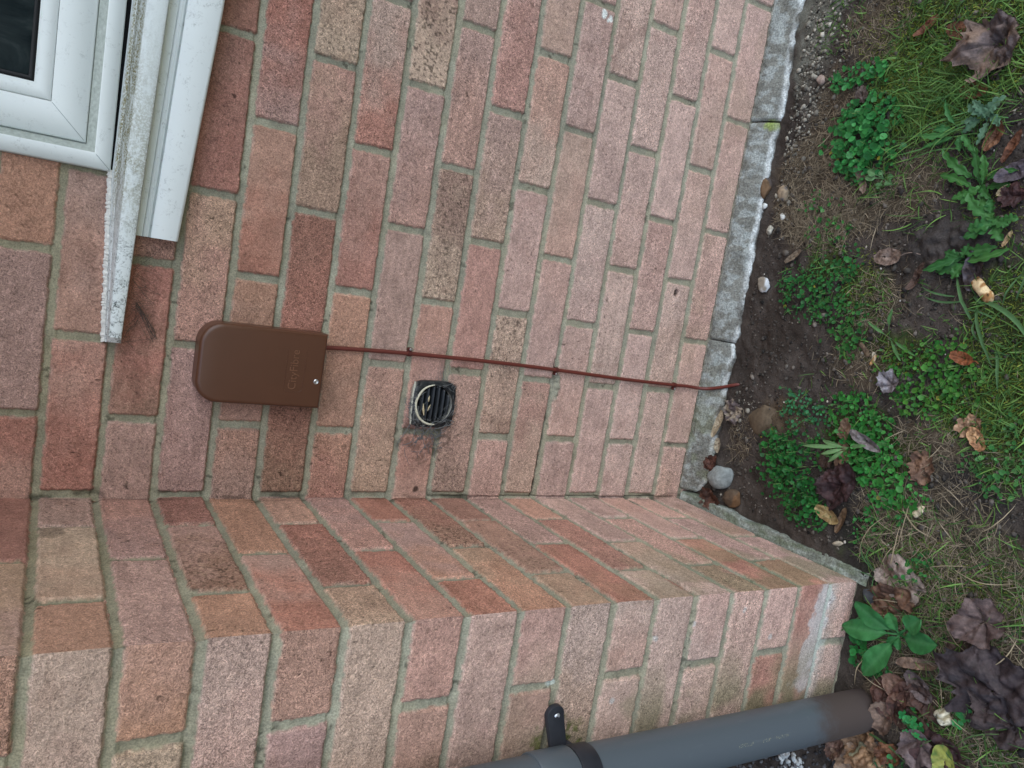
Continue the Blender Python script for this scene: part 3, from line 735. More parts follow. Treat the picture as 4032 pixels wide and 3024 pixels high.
for k in range(48):                                         # to the left of the vent, on the bricks
    a = (random.uniform(.085, .135), -.0015, random.uniform(-.61, -.53)); b = (a[0] + random.uniform(-.03, .03), -.002, a[2] + random.uniform(-.025, .025))
    sp_.append((a, b, 6, .006, random.uniform(.0003, .0006)))
for k in range(16):
    a = (random.uniform(.215, .245), -.001, random.uniform(-.60, -.575)); b = (VC[0] + .04, -.008, a[2] + random.uniform(-.01, .01)); sp_.append((a, b, 5, .003, .00016))
threads('cobweb', 'grey dusty cobweb around the black vent', sp_, 0, MAT_WEB)
sp_ = []
for k in range(44):
    x = random.uniform(.225, .36); zt_ = -.0885 - (x - .226) * .05
    a = (x, random.uniform(-.036, -.01), zt_ + random.uniform(-.003, .003)); b = (x + random.uniform(-.035, .03), -.0015, zt_ - random.uniform(.006, .04))
    sp_.append((a, b, 6, .005, random.uniform(.00012, .00026)))
for k in range(14):
    t = random.random(); a = (.285 + random.uniform(-.01, .01), -.012, -.10); b = (.238 + random.uniform(-.008, .01), -.0015, -.128 + random.uniform(-.006, .004)); sp_.append((a, b, 6, .003, .0002))
threads('cobweb', 'wispy dark cobweb hanging under the end of the white sill', sp_, 0, MAT_WEBD)

# downpipe
PX, PY, PR = -.206, -.4995, .034
pipe = empty('downpipe', (PX, PY, -1.2), 'grey plastic rainwater downpipe standing against the brick pier with muddy foot', 'downpipe')
Mp = NM('grey_plastic_pipe')
sz_ = Mp.n('ShaderNodeSeparateXYZ'); Mp.l(Mp.tc.outputs['Object'], sz_.inputs[0])
zz = Mp.math('ADD', sz_.outputs[2], Mp.math('MULTIPLY', Mp.noise(26, 5, .65), .09))
mr = Mp.n('ShaderNodeMapRange'); mr.interpolation_type = 'SMOOTHSTEP'; mr.inputs[1].default_value = -.995; mr.inputs[2].default_value = -1.055; Mp.l(zz, mr.inputs[0])
scr = Mp.ramp(Mp.noise(90, 4, .7, 0, Mp.scaled((1, 1, .25))), [(.62, 0), (.78, .12)])
basec = Mp.mix(scr, tuple(lin((80, 88, 94))), tuple(lin((140, 150, 155))))
Mp.col(Mp.mix(Mp.math('MULTIPLY', mr.outputs[0], .93), basec, tuple(lin((68, 57, 52)))))
rg2 = Mp.math('ADD', Mp.math('MULTIPLY', mr.outputs[0], .35), .36); Mp.l(rg2, Mp.b.inputs['Roughness']); Mp.b.inputs['Specular IOR Level'].default_value = .45
Mp.bump(Mp.noise(200, 3, .6), .06, .0004)
def pc(r, z, n=48): return [(PX + r * math.cos(2 * math.pi * k / n), PY + r * math.sin(2 * math.pi * k / n), z) for k in range(n)]
pm = MB(); pm.loft([pc(PR, -1.25), pc(PR, -1.05), pc(PR, -.9), pc(PR, ZTOP - .05)], True, True); pm.build('pipe', Mp.m, pipe, smooth=True)
so_ = MB(); so_.loft([pc(PR, -.603), pc(.0366, -.603), pc(.0371, -.6015), pc(.0371, -.549), pc(.0363, -.5475), pc(PR, -.547)], True, False); so_.build('socket', Mp.m, pipe, smooth=True)
MAT_DK = plain('dark_grey_plastic', lin((40, 42, 48)), .4, .45, 80, .12)
bnd = MB(); bnd.loft([pc(PR, -.6055), pc(.0358, -.6055), pc(.0362, -.607), pc(.0362, -.6335), pc(.0358, -.635), pc(PR, -.635)], True, False)
brk = bnd.build('bracket', MAT_DK, pipe, smooth=True)
lug = MB()
def lugout():
    p = [(-.1840, -.5895), (-.1840, -.6145)]
    for k in range(13): a = -math.pi / 2 + math.pi * k / 12; p.append((-.1480 + .0138 * math.cos(a), -.6015 + .0138 * math.sin(a)))
    return p
def bend_y(x, y): return y - max(0, (-.168 - x)) * 1.15
lp = lugout()
lug.loft([[(x, bend_y(x, -.4500), z) for x, z in lp], [(x, bend_y(x, -.4555), z) for x, z in lp], [(x * .985 - .0023, bend_y(x, -.4570), (z + .6015) * .93 - .6015) for x, z in lp]])
lug.build('lug', MAT_DK, brk, smooth=True)
pk = MB(); pk.loft([[(-.1478 + r * math.cos(2 * math.pi * k / 24), y, -.6022 + r * math.sin(2 * math.pi * k / 24)) for k in range(24)] for r, y in ((.0085, -.4566), (.0083, -.4584), (.0068, -.4588), (.0062, -.4572))]); pk.build('washer', MAT_DK, brk, smooth=True)
sw = MB(); sw.loft([[(-.1478 + r * math.cos(2 * math.pi * k / 18), y, -.6022 + r * math.sin(2 * math.pi * k / 18)) for k in range(18)] for r, y in ((.0048, -.4570), (.0046, -.4588), (.0030, -.4600))]); sw.build('screw', plain('bright_zinc', (.72, .74, .76), .3, .5, metal=.7), brk, smooth=True)
arm = MB(); arm.loft([[(-.176, -.455, -.592), (-.176, -.455, -.612), (-.190, -.474, -.630), (-.190, -.474, -.606)], [(-.176, -.462, -.592), (-.176, -.462, -.612), (-.182, -.4785, -.630), (-.182, -.4785, -.606)]]); arm.build('clamp_ear', MAT_DK, brk, bevel=.0015)
# faded, no longer legible printed marks along the pipe
pmk = MB()
for k in range(34):
    z_ = -.878 - k * .0031
    if 10 <= k <= 14 or 22 <= k <= 23: continue
    a = math.atan2(CAM[1] - PY, CAM[0] - PX) - .38 + random.uniform(-.012, .012)
    for da in (0, .05, .09):
        if random.random() < .45: continue
        aa = a + da; r = PR + .0002; w_ = .018; hgt = random.uniform(.0004, .0013)
        pmk.add([(PX + r * math.cos(aa - w_), PY + r * math.sin(aa - w_), z_), (PX + r * math.cos(aa + w_), PY + r * math.sin(aa + w_), z_), (PX + r * math.cos(aa + w_), PY + r * math.sin(aa + w_), z_ + hgt), (PX + r * math.cos(aa - w_), PY + r * math.sin(aa - w_), z_ + hgt)], [(0, 1, 2, 3)])
pmk.build('printed_marks', plain('faded_print', lin((150, 152, 132)), .7, .2, 800, .3), pipe)

# ---------------------------------------------------------------- the ground
def spot(u, v, up=0.0):
    """where a point of the photograph (measured on a 2212-wide copy) lies on the soil"""
    d = RW.T @ np.array([(u * 1.8228 - 2016) / FPX, (v * 1.8228 - 1512) / FPX, 1.0])
    zg = -1.21
    for _ in range(4):
        p = CAM + d * (zg - CAM[2]) / d[2]; zg = float(gz(p[0], p[1])) + up
    return np.array([p[0], p[1], zg])
PXM = .00096                                                # metres on the ground per measured pixel, roughly
def zone(X, Y, u, v, ru, rv, seed=0, soft=.9):
    c = spot(u, v); 
    # picture right runs towards -y, picture down towards -x
    q = ((-(Y - c[1])) / (ru * PXM)) ** 2 + ((-(X - c[0])) / (rv * PXM)) ** 2
    return sst(1.25, .35, q + (fbm(X * 30, Y * 30, seed + 60, 3) - .5) * soft * 1.6)
gx = axis((-20, -2.5, 1.2), (-2.5, -.55, .05), (-.55, 1.25, .0034), (1.25, 3.0, .05), (3.0, 20, 1.2))
gy = axis((-20, -2.5, 1.2), (-2.5, -.82, .05), (-.82, .02, .0034), (.02, .4, .05))
X, Y = np.meshgrid(gx, gy, indexing='ij')
Zg = gz(X, Y) + (fbm(X * 12, Y * 12, 501, 3) - .5) * .016 + (fbm(X * 60, Y * 60, 502, 3) - .5) * .008 + np.abs(fbm(X * 170, Y * 170, 503, 2) - .5) * .006
sol = lin((72, 66, 61)) * (.42 + 1.15 * fbm(X * 40, Y * 40, 510, 4))[..., None]
def paint(col, k, c): return col * (1 - k[..., None]) + k[..., None] * lin(c) * (.7 + .6 * fbm(X * 55, Y * 55, 511, 3))[..., None]
ZONES_GREEN = [(2090, 90, 190, 130), (2010, 200, 120, 90), (2170, 690, 70, 110), (2190, 830, 60, 70), (2090, 880, 70, 60), (2020, 1250, 170, 110), (2180, 960, 60, 90), (1790, 560, 40, 60), (1870, 640, 60, 60), (1930, 760, 70, 40), (2130, 1580, 120, 70), (1880, 960, 110, 60)]
ZONES_THATCH = [(1750, 400, 100, 110), (1770, 480, 100, 70), (1990, 1130, 130, 90), (1970, 400, 60, 70), (1860, 440, 80, 70), (1890, 650, 70, 60), (2050, 1230, 170, 110), (1860, 780, 60, 50), (2080, 1380, 110, 60), (1980, 1480, 110, 90), (2010, 960, 60, 50), (1800, 250, 60, 100), (1900, 50, 70, 70)]
for i, (a, b, c, d) in enumerate(ZONES_THATCH): sol = paint(sol, zone(X, Y, a, b, c, d, 30 + i) * .75, (88, 78, 64))
for i, (a, b, c, d) in enumerate(ZONES_GREEN): sol = paint(sol, zone(X, Y, a, b, c, d, 10 + i) * .8, (58, 70, 34))
sol = paint(sol, zone(X, Y, 1770, 60, 60, 130, 3) * .8, (116, 118, 108)); sol = paint(sol, zone(X, Y, 1760, 190, 40, 70, 4) * .5, (92, 88, 80))
sol = paint(sol, zone(X, Y, 2040, 520, 90, 50, 5) * .5, (64, 62, 62)); sol = paint(sol, zone(X, Y, 1690, 700, 70, 80, 6) * .6, (56, 49, 43))
sol = paint(sol, zone(X, Y, 1870, 1180, 80, 60, 7) * .8, (46, 44, 43)); sol = paint(sol, zone(X, Y, 2080, 1090, 70, 70, 8) * .6, (52, 50, 49)); sol = paint(sol, zone(X, Y, 1690, 900, 60, 40, 9) * .55, (98, 84, 64))
far = sst(.9, 1.4, np.hypot(X - .4, Y + .3)); sol = paint(sol, far, (62, 74, 42))
bump_ = zone(X, Y, 2050, 530, 70, 45, 71) * .010; Zg = Zg + bump_ * fbm(X * 90, Y * 90, 504, 3) * 2
under = sst(-.01, .03, Y) + sst(.01, -.01, X) * sst(-.44, -.42, Y) * sst(-.215, -.20, X); Zg = Zg - .05 * np.clip(under, 0, 1)
ground = tag(link('ground', mesh_np('ground', np.stack([X, Y, Zg], -1).reshape(-1, 3), grid_quads(len(gx), len(gy)), cols=np.concatenate([sol, np.ones(sol.shape[:2] + (1,))], -1).reshape(-1, 4)), MAT_GROUND), None, None, None, 'structure')
def ok_xy(x, y, mrg=.0):
    return (y < -.078 - mrg) & ~((x < .030 + mrg) & (x > -.225) & (y > -.462 - mrg)) & (np.hypot(x - PX, y - PY) > .036 + mrg)

RNG = np.random.default_rng(11)
def in_zone(n, u, v, ru, rv):
    c = spot(u, v); r = np.sqrt(RNG.random(n)); a = RNG.random(n) * 2 * np.pi
    return np.stack([c[0] + r * np.sin(a) * rv * PXM, c[1] + r * np.cos(a) * ru * PXM], 1)
def ground_z(x, y): return gz(x, y) + (fbm(x * 12, y * 12, 501, 3) - .5) * .016 + (fbm(x * 60, y * 60, 502, 3) - .5) * .008 + .001

def ribbons(P, L, Wd, lift, bend, az, cols, seg=5, z0=None):
    """many blades in one go: P root xy, lift = start slope angle, bend = change of slope, az = heading"""
    n = len(P); t = np.linspace(0, 1, seg + 1)
    ang = lift[:, None] + bend[:, None] * t[None, :]
    ds = (L / seg)[:, None]
    curl = RNG.normal(0, .5, n)[:, None] * t[None, :]
    hd = az[:, None] + curl
    dx = np.cos(ang) * np.cos(hd) * ds; dy = np.cos(ang) * np.sin(hd) * ds; dz = np.sin(ang) * ds
    cum = lambda a: np.concatenate([np.zeros((n, 1)), np.cumsum(a[:, :-1], 1)], 1)
    x = P[:, :1] + cum(dx); y = P[:, 1:2] + cum(dy)
    zr = ground_z(P[:, 0], P[:, 1]) if z0 is None else z0
    z = zr[:, None] + cum(dz)
    z = np.maximum(z, ground_z(x, y) + .0008)
    wid = Wd[:, None] * np.array([.75, 1, .95, .8, .5, .12])[None, :][:, :seg + 1] * .5
    roll = RNG.normal(0, .35, n)[:, None]
    sx = -np.sin(hd) * wid * np.cos(roll); sy = np.cos(hd) * wid * np.cos(roll); szz = wid * np.sin(roll)
    A = np.stack([x - sx, y - sy, z - szz], -1); B = np.stack([x + sx, y + sy, z + szz], -1)
    keep = np.all(ok_xy(x, y, .0), 1)
    A = A[keep]; B = B[keep]; cols = cols[keep]; n = len(A)
    V = np.stack([A, B], 2).reshape(-1, 3)                     # n,(seg+1),2
    i = np.arange(n)[:, None] * (seg + 1) * 2 + np.arange(seg)[None, :] * 2
    q = np.stack([i, i + 1, i + 3, i + 2], -1).reshape(-1, 4)
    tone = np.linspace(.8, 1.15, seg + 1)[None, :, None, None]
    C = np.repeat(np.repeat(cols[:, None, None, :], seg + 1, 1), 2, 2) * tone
    return V, q, C.reshape(-1, 3)
class Batch:
    def __init__(s): s.v = []; s.q = []; s.t = []; s.c = []; s.n = 0
    def add(s, V, q=None, c=None, t=None):
        if not len(V): return
        s.v.append(V); s.c.append(c)
        if q is not None and len(q): s.q.append(np.asarray(q) + s.n)
        if t is not None and len(t): s.t.append(np.asarray(t) + s.n)
        s.n += len(V)
    def build(s, name, mat, parent=None, smooth=True):
        return link(name, mesh_np(name, np.vstack(s.v), np.vstack(s.q) if s.q else None, np.vstack(s.t) if s.t else None, np.vstack(s.c), smooth), mat, parent)
def tint(n, a, b, var=.15):
    k = RNG.random((n, 1)); c = lin(a)[None] * (1 - k) + lin(b)[None] * k
    return c * (1 + RNG.normal(0, var, (n, 1)).clip(-.5, .6))

# dry straw and thatch
bt = Batch()
for (u, v, ru, rv, n) in [(1750, 400, 90, 110, 650), (1780, 480, 90, 60, 450), (1990, 1130, 130, 80, 380), (1980, 400, 60, 60, 160), (1860, 440, 80, 60, 300), (1890, 650, 60, 50, 140), (2050, 1240, 165, 90, 620), (1860, 780, 60, 40, 90), (2080, 1390, 110, 60, 260), (1980, 1480, 110, 90, 220), (2010, 960, 60, 40, 80), (1800, 270, 50, 110, 260), (1900, 60, 70, 70, 220), (1600, 940, 40, 50, 70), (2110, 1010, 80, 60, 100), (1960, 750, 200, 200, 130), (2140, 1600, 80, 50, 120), (1930, 1320, 100, 60, 180), (2080, 180, 120, 120, 120)]:
    P = in_zone(n * 3, u, v, ru, rv); n = len(P)
    hd = fbm(P[:, 0] * 22, P[:, 1] * 22, 95, 2) * 14 + RNG.normal(0, .7, n) + (RNG.random(n) < .5) * np.pi
    lng = np.where(RNG.random(n) < (.30 if v > 1100 else .08), RNG.uniform(.025, .05, n), RNG.uniform(.007, .024, n))
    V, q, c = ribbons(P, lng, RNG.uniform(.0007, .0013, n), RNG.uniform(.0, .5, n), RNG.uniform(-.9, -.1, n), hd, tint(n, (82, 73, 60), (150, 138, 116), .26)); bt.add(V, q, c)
tag(bt.build('dry_grass', MAT_STRAW), None, None, None, 'stuff')

# living grass and the moss beneath it
bt = Batch()
for (u, v, ru, rv, n, lo, hi) in [(2090, 90, 150, 120, 1500, .010, .035), (2000, 190, 110, 80, 800, .010, .040), (2080, 230, 100, 60, 320, .03, .075), (2170, 690, 60, 110, 420, .01, .04), (2190, 830, 50, 80, 420, .01, .035), (2090, 890, 60, 50, 300, .01, .03), (2050, 1240, 165, 100, 700, .012, .045), (2180, 960, 60, 90, 320, .012, .035),
                                  (1790, 540, 40, 60, 150, .01, .03), (1870, 640, 50, 50, 180, .008, .025), (1930, 320, 50, 90, 260, .015, .05), (2130, 1590, 100, 60, 240, .015, .05), (1980, 1340, 100, 70, 260, .015, .045), (2060, 400, 80, 100, 200, .015, .05), (1860, 910, 160, 120, 220, .01, .03), (2080, 1480, 110, 90, 120, .02, .05), (1960, 700, 100, 80, 140, .01, .03), (1820, 60, 60, 60, 140, .008, .025)]:
    n = int(n * (.62 if v > 350 else .9)); P = in_zone(n, u, v, ru, rv)
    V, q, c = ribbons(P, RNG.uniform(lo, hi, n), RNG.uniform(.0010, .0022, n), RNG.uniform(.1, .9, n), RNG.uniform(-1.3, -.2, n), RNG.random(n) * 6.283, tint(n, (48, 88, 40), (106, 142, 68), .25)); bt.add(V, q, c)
tag(bt.build('grass', MAT_GRASS), None, None, None, 'stuff')
bt = Batch()
for (u, v, ru, rv, n) in [(2090, 100, 140, 110, 5200), (2010, 200, 100, 70, 2400), (2160, 740, 60, 110, 1800), (2180, 880, 50, 70, 1300), (2070, 890, 60, 40, 700), (2050, 1260, 130, 60, 1000), (1960, 770, 50, 30, 350), (1860, 600, 40, 60, 500), (1920, 110, 60, 90, 700), (2150, 480, 60, 90, 500)]:
    n = int(n * (.6 if v > 350 else 1)); P = in_zone(n, u, v, ru, rv)
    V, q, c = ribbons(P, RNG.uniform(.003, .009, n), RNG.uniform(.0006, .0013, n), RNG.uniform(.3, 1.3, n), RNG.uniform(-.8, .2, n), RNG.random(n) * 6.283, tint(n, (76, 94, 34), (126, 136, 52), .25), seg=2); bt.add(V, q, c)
tag(bt.build('moss', MAT_GRASS), None, None, None, 'stuff')

# a few long coarse blades that read singly
def long_blades(name, label, pts, col, wd, cat='grass blades', group=None):
    b = Batch()
    for (u0, v0, u1, v1, up, w_) in pts:
        a = spot(u0, v0); c = spot(u1, v1); n = 9
        t = np.linspace(0, 1, n); x = a[0] + (c[0] - a[0]) * t; y = a[1] + (c[1] - a[1]) * t
        d = np.array([c[0] - a[0], c[1] - a[1]]); ln = np.hypot(*d); d /= ln; k = random.uniform(-.14, .14) * ln
        x = x - d[1] * k * 4 * t * (1 - t); y = y + d[0] * k * 4 * t * (1 - t)
        z = ground_z(x, y) + .002 + up * 4 * t * (1 - t) + up * .4 * t
        wv = w_ * (.7 + .3 * np.sin(t * 3.1)) * (1 - t ** 5) * .5
        A = np.stack([x + d[1] * wv, y - d[0] * wv, z + wv * .25], 1); B = np.stack([x - d[1] * wv, y + d[0] * wv, z + wv * .25], 1); Mid = np.stack([x, y, z - wv * .2], 1)
        V = np.stack([A, Mid, B], 1).reshape(-1, 3); i = np.arange(n - 1)[:, None] * 3
        q = np.concatenate([np.concatenate([i, i + 1, i + 4, i + 3], 1), np.concatenate([i + 1, i + 2, i + 5, i + 4], 1)])
        cc = np.tile(lin(col) * random.uniform(.8, 1.25), (len(V), 1)); b.add(V, q, cc)
    o = b.build(name, MAT_GRASS); return tag(o, label, cat, group)
long_blades('grass_tuft', 'tuft of broad green blades below the pale bone-like chip', [(2120, 650, 2240, 760, .012, .0075), (2110, 660, 2150, 800, .014, .0055), (2100, 690, 2070, 590, .012, .0055), (2060, 640, 1995, 620, .004, .0032), (2080, 650, 2000, 640, .004, .0035), (2165, 660, 2212, 590, .006, .003), (2150, 690, 2080, 670, .004, .003), (2195, 650, 2225, 560, .01, .0035), (2105, 640, 2130, 660, .006, .005), (2150, 760, 2160, 850, .012, .005), (2110, 690, 2120, 740, .008, .004)], (78, 112, 70), .004, 'grass tuft')
long_blades('grass_tuft', 'fan of long thin green blades below the big crumpled mauve leaf', [(2120, 235, 1980, 290, .016, .0024), (2140, 215, 1990, 250, .012, .0022), (2150, 240, 2020, 300, .014, .0022), (2100, 255, 1960, 320, .01, .002), (2160, 200, 2040, 205, .008, .0022), (2170, 235, 2060, 280, .014, .002), (2060, 300, 1930, 340, .01, .002), (2080, 320, 1950, 360, .01, .002), (2130, 260, 2010, 330, .016, .0022), (2180, 255, 2090, 245, .01, .002), (2090, 220, 2000, 225, .008, .002), (2050, 280, 1940, 300, .006, .002)], (86, 132, 74), .002, 'grass tuft')
for p_ in [(1935, 1190, 1975, 1080, .01, .0016), (1860, 1215, 1935, 1110, .012, .0016), (1925, 1240, 1955, 1130, .014, .0022), (1955, 1090, 2030, 1165, .01, .0022), (1900, 1240, 1960, 1160, .008, .0014), (1880, 1300, 1965, 1305, .016, .0016), (1965, 1305, 2030, 1430, .012, .0016), (1885, 1325, 1960, 1330, .008, .0014), (2120, 1150, 2200, 1085, .01, .0016), (1990, 1230, 2100, 1225, .006, .0014), (2060, 1225, 2200, 1260, .008, .0016), (2030, 1440, 2040, 1560, .008, .0014), (1870, 1420, 1850, 1480, .01, .0018), (1850, 1440, 1930, 1500, .012, .0016), (1880, 1440, 1965, 1525, .006, .0015), (1990, 1480, 2110, 1590, .008, .0015), (2200, 1380, 2140, 1440, .01, .0016), (2040, 1330, 2110, 1420, .01, .0013)]:
    long_blades('dry_stem', 'pale dry stem lying over soil and grass beside the pier corner', [p_], (170, 156, 128), .0016, 'dry stem', 'pale dry stems by the pier corner')
for p_ in [(1900, 1240, 1895, 1170, .02, .0022), (1895, 1240, 1870, 1165, .02, .0022), (1860, 1235, 1895, 1250, .008, .002), (1880, 1310, 1815, 1365, .02, .003), (1905, 1300, 1899, 1240, .016, .002), (1960, 1265, 1975, 1330, .01, .0025)]:
    long_blades('grass_sprout', 'short green grass blade at the foot of the pier corner', [p_], (70, 110, 66), .002, 'grass blade', 'green blades at the pier corner')
long_blades('grass_tuft', 'sparse green blades crossing the fallen leaves at the foot of the downpipe', [(1860, 1575, 1980, 1660, .012, .004), (2000, 1470, 2110, 1490, .008, .0025), (2030, 1500, 2120, 1470, .008, .002), (2060, 1620, 2200, 1590, .01, .002), (2040, 1580, 2090, 1660, .01, .0022), (2120, 1625, 2212, 1640, .01, .003), (2140, 1570, 2200, 1560, .006, .002), (1985, 1620, 2040, 1590, .01, .0022)], (84, 112, 66), .003, 'grass tuft')

# ---------------------------------------------------------------- soil crumbs, grit and gravel
def lumps(P, R, cols, squash=.7, seed=0, sink=.25):
    ico = [(0, 0, 1)] + [(.894 * math.cos(a), .894 * math.sin(a), .447) for a in np.arange(5) * 1.2566] + [(.894 * math.cos(a), .894 * math.sin(a), -.447) for a in np.arange(5) * 1.2566 + .628] + [(0, 0, -1)]
    ico = np.array(ico); F = [(0, 1 + i, 1 + (i + 1) % 5) for i in range(5)] + [(1 + i, 6 + i, 1 + (i + 1) % 5) for i in range(5)] + [(1 + (i + 1) % 5, 6 + i, 6 + (i + 1) % 5) for i in range(5)] + [(6 + i, 11, 6 + (i + 1) % 5) for i in range(5)]
    F = np.array(F); n = len(P)
    jit = RNG.uniform(.65, 1.3, (n, 12, 1)); st = RNG.uniform(.6, 1.4, (n, 1, 3)); st[..., 2] *= squash
    a = RNG.random(n) * 6.283; ca, sa = np.cos(a), np.sin(a)
    B = ico[None] * jit * st; B = np.stack([B[..., 0] * ca[:, None] - B[..., 1] * sa[:, None], B[..., 0] * sa[:, None] + B[..., 1] * ca[:, None], B[..., 2]], -1) * R[:, None, None]
    z = ground_z(P[:, 0], P[:, 1]) + R * sink
    V = B + np.stack([P[:, 0], P[:, 1], z], 1)[:, None, :]
    return V.reshape(-1, 3), (F[None] + (np.arange(n) * 12)[:, None, None]).reshape(-1, 3), np.repeat(cols, 12, 0) * RNG.uniform(.85, 1.15, (n * 12, 1))
def scatter(n, u0, u1, v0, v1):
    a = spot(u0, v0); b = spot(u1, v1); x0, x1 = sorted((a[0], b[0])); y0, y1 = sorted((a[1], b[1]))
    P = np.stack([RNG.uniform(x0 - .1, x1 + .1, n), RNG.uniform(y0 - .05, y1 + .05, n)], 1); return P[ok_xy(P[:, 0], P[:, 1], .002)]
bt = Batch(); P = scatter(30000, 1600, 2212, 0, 1659); V, t, c = lumps(P, RNG.gamma(1.6, .0008, len(P)).clip(.0006, .0055), tint(len(P), (42, 40, 38), (98, 92, 84), .35)); bt.add(V, None, c, t)
tag(bt.build('soil_crumbs', MAT_STONE, smooth=False), None, None, None, 'stuff')
bt = Batch(); P = scatter(330, 1600, 2212, 0, 1659); V, t, c = lumps(P, RNG.gamma(2.0, .0006, len(P)).clip(.0005, .0028), tint(len(P), (170, 162, 146), (214, 208, 196), .1)); bt.add(V, None, c, t)
for (u, v, ru, rv, n) in [(1740, 180, 40, 160, 420), (1780, 120, 60, 160, 300), (1720, 330, 40, 60, 120), (1760, 70, 50, 130, 260), (1680, 450, 50, 60, 60), (1600, 900, 40, 60, 60)]:
    P = in_zone(n, u, v, ru, rv); P = P[ok_xy(P[:, 0], P[:, 1])]; V, t, c = lumps(P, RNG.gamma(1.6, .0010, len(P)).clip(.0006, .005), tint(len(P), (92, 90, 82), (166, 162, 148), .2)); bt.add(V, None, c, t)
tag(bt.build('grit', MAT_STONE, smooth=False), None, None, None, 'stuff')
bt = Batch(); P = np.stack([RNG.uniform(-.75, -.23, 2600), RNG.uniform(-.56, -.06, 2600)], 1); P = P[ok_xy(P[:, 0], P[:, 1])]
V, t, c = lumps(P, RNG.uniform(.0018, .0055, len(P)), tint(len(P), (46, 46, 48), (98, 98, 98), .25)); bt.add(V, None, c, t)
P = in_zone(50, 1715, 1655, 30, 22); V, t, c = lumps(P, RNG.uniform(.0025, .006, len(P)), tint(len(P), (165, 170, 168), (200, 204, 200), .1)); bt.add(V, None, c, t)
tag(bt.build('gravel', MAT_STONE, smooth=False), None, None, None, 'stuff')

# ---------------------------------------------------------------- stones
def stone(name, label, u, v, rx, ry, rz, col, rot=0, seed=0, cat='stone', facets=7, col2=None, sink=.3):
    c = spot(u, v); n, mth = 28, 18
    th, ph = np.meshgrid(np.linspace(0, math.pi, mth), np.arange(n) * 2 * math.pi / n, indexing='ij')
    D_ = np.stack([np.sin(th) * np.cos(ph), np.sin(th) * np.sin(ph), np.cos(th)], -1)
    rr = np.random.default_rng(seed + 5); R_ = np.full(th.shape, 1.12)
    for k in range(facets + 6):
        nv_ = rr.normal(size=3); nv_ /= np.linalg.norm(nv_); dd = D_ @ nv_
        R_ = np.minimum(R_, np.where(dd > .05, rr.uniform(.72, 1.0) / np.maximum(dd, .05), 9))
    R_ = R_ * (1 + (fbm(D_[..., 0] * 5 + 9, D_[..., 1] * 5 + D_[..., 2] * 5, seed, 3) - .5) * .16)
    Q = D_ * R_[..., None] * np.array([rx, ry, rz]); a = rot; Q = np.stack([Q[..., 0] * math.cos(a) - Q[..., 1] * math.sin(a), Q[..., 0] * math.sin(a) + Q[..., 1] * math.cos(a), Q[..., 2]], -1)
    V = Q + np.array([c[0], c[1], float(ground_z(c[0], c[1])) + rz * sink])
    i = np.arange(mth * n).reshape(mth, n); j = np.roll(i, -1, 1); q = np.stack([i[:-1], i[1:], j[1:], j[:-1]], -1).reshape(-1, 4)
    cc = lin(col) * (.72 + .5 * fbm(V[..., 0] * 90, V[..., 1] * 90 + V[..., 2] * 70, seed + 1, 3))[..., None]
    if col2 is not None:
        k = sst(.48, .6, fbm(V[..., 0] * 45 + 3, V[..., 1] * 45 + V[..., 2] * 60, seed + 2, 2))[..., None]; cc = cc * (1 - k) + k * lin(col2)
    o = link(name, mesh_np(name, V.reshape(-1, 3), q, cols=cc.reshape(-1, 3)), MAT_STONE); return tag(o, label, cat)
stone('stone', 'large pale grey stone lying in the corner at the end of the concrete strip', 1563, 1028, .025, .027, .020, (138, 145, 143), .4, 21, facets=4)
stone('stone', 'rounded rusty brown stone next to the large pale grey one', 1586, 1078, .018, .021, .013, (92, 78, 64), .2, 2, col2=(108, 82, 58))
stone('flint', 'white angular flint lying on bare soil beside a small green weed', 1655, 617, .017, .013, .011, (196, 202, 204), .9, 3, col2=(140, 132, 118))
stone('stone', 'brown stone wedged against the edge of the concrete strip', 1657, 407, .020, .010, .010, (110, 88, 66), .1, 4, col2=(76, 70, 66))
stone('flint', 'flint chip with a dark grey top and tan belly among dry grass', 1695, 418, .015, .012, .008, (150, 134, 112), .5, 5, col2=(82, 86, 94))
stone('pebble', 'tiny bright white pebble nearest the concrete strip', 1654, 446, .006, .006, .004, (206, 212, 208), 0, 6, 'pebble')
stone('pebble', 'white knobbly pebble at the edge of the dry grass', 1691, 468, .0075, .006, .005, (204, 206, 198), .4, 7, 'pebble', col2=(150, 146, 134))
stone('pebble', 'cream pebble lowest of the three white pebbles', 1666, 498, .0085, .008, .006, (190, 186, 170), .2, 8, 'pebble')
stone('pebble', 'pale pinkish pebble above the round-leaved weed', 1777, 174, .010, .008, .006, (150, 134, 124), .8, 9, 'pebble')
stone('soil_clod', 'mound of fawn crumbly earth beside the leafy weed near the corner', 1648, 905, .030, .034, .008, (98, 86, 70), .3, 10, 'clod', sink=-.3)
stone('soil_clod', 'bluish grey clod of wet earth beside the lobed weeds', 2068, 500, .024, .020, .014, (86, 86, 88), .3, 11, 'clod', sink=-.5)
stone('soil_clod', 'dark grey clod touching the pier corner at the ground', 1884, 1287, .012, .014, .012, (66, 68, 70), .2, 13, 'clod')
stone('pebble', 'small grey blue pebble between the pier foot and the broad-leaved plant', 1868, 1362, .008, .010, .008, (88, 96, 104), .2, 14, 'pebble')
stone('pebble', 'cream chip of stone lying on dark soil among the weeds', 1888, 770, .007, .005, .004, (196, 190, 170), .3, 15, 'pebble')
stone('pebble', 'long pale chip lying on soil next to the pier footing', 1813, 1174, .004, .011, .003, (176, 166, 146), .5, 16, 'pebble')

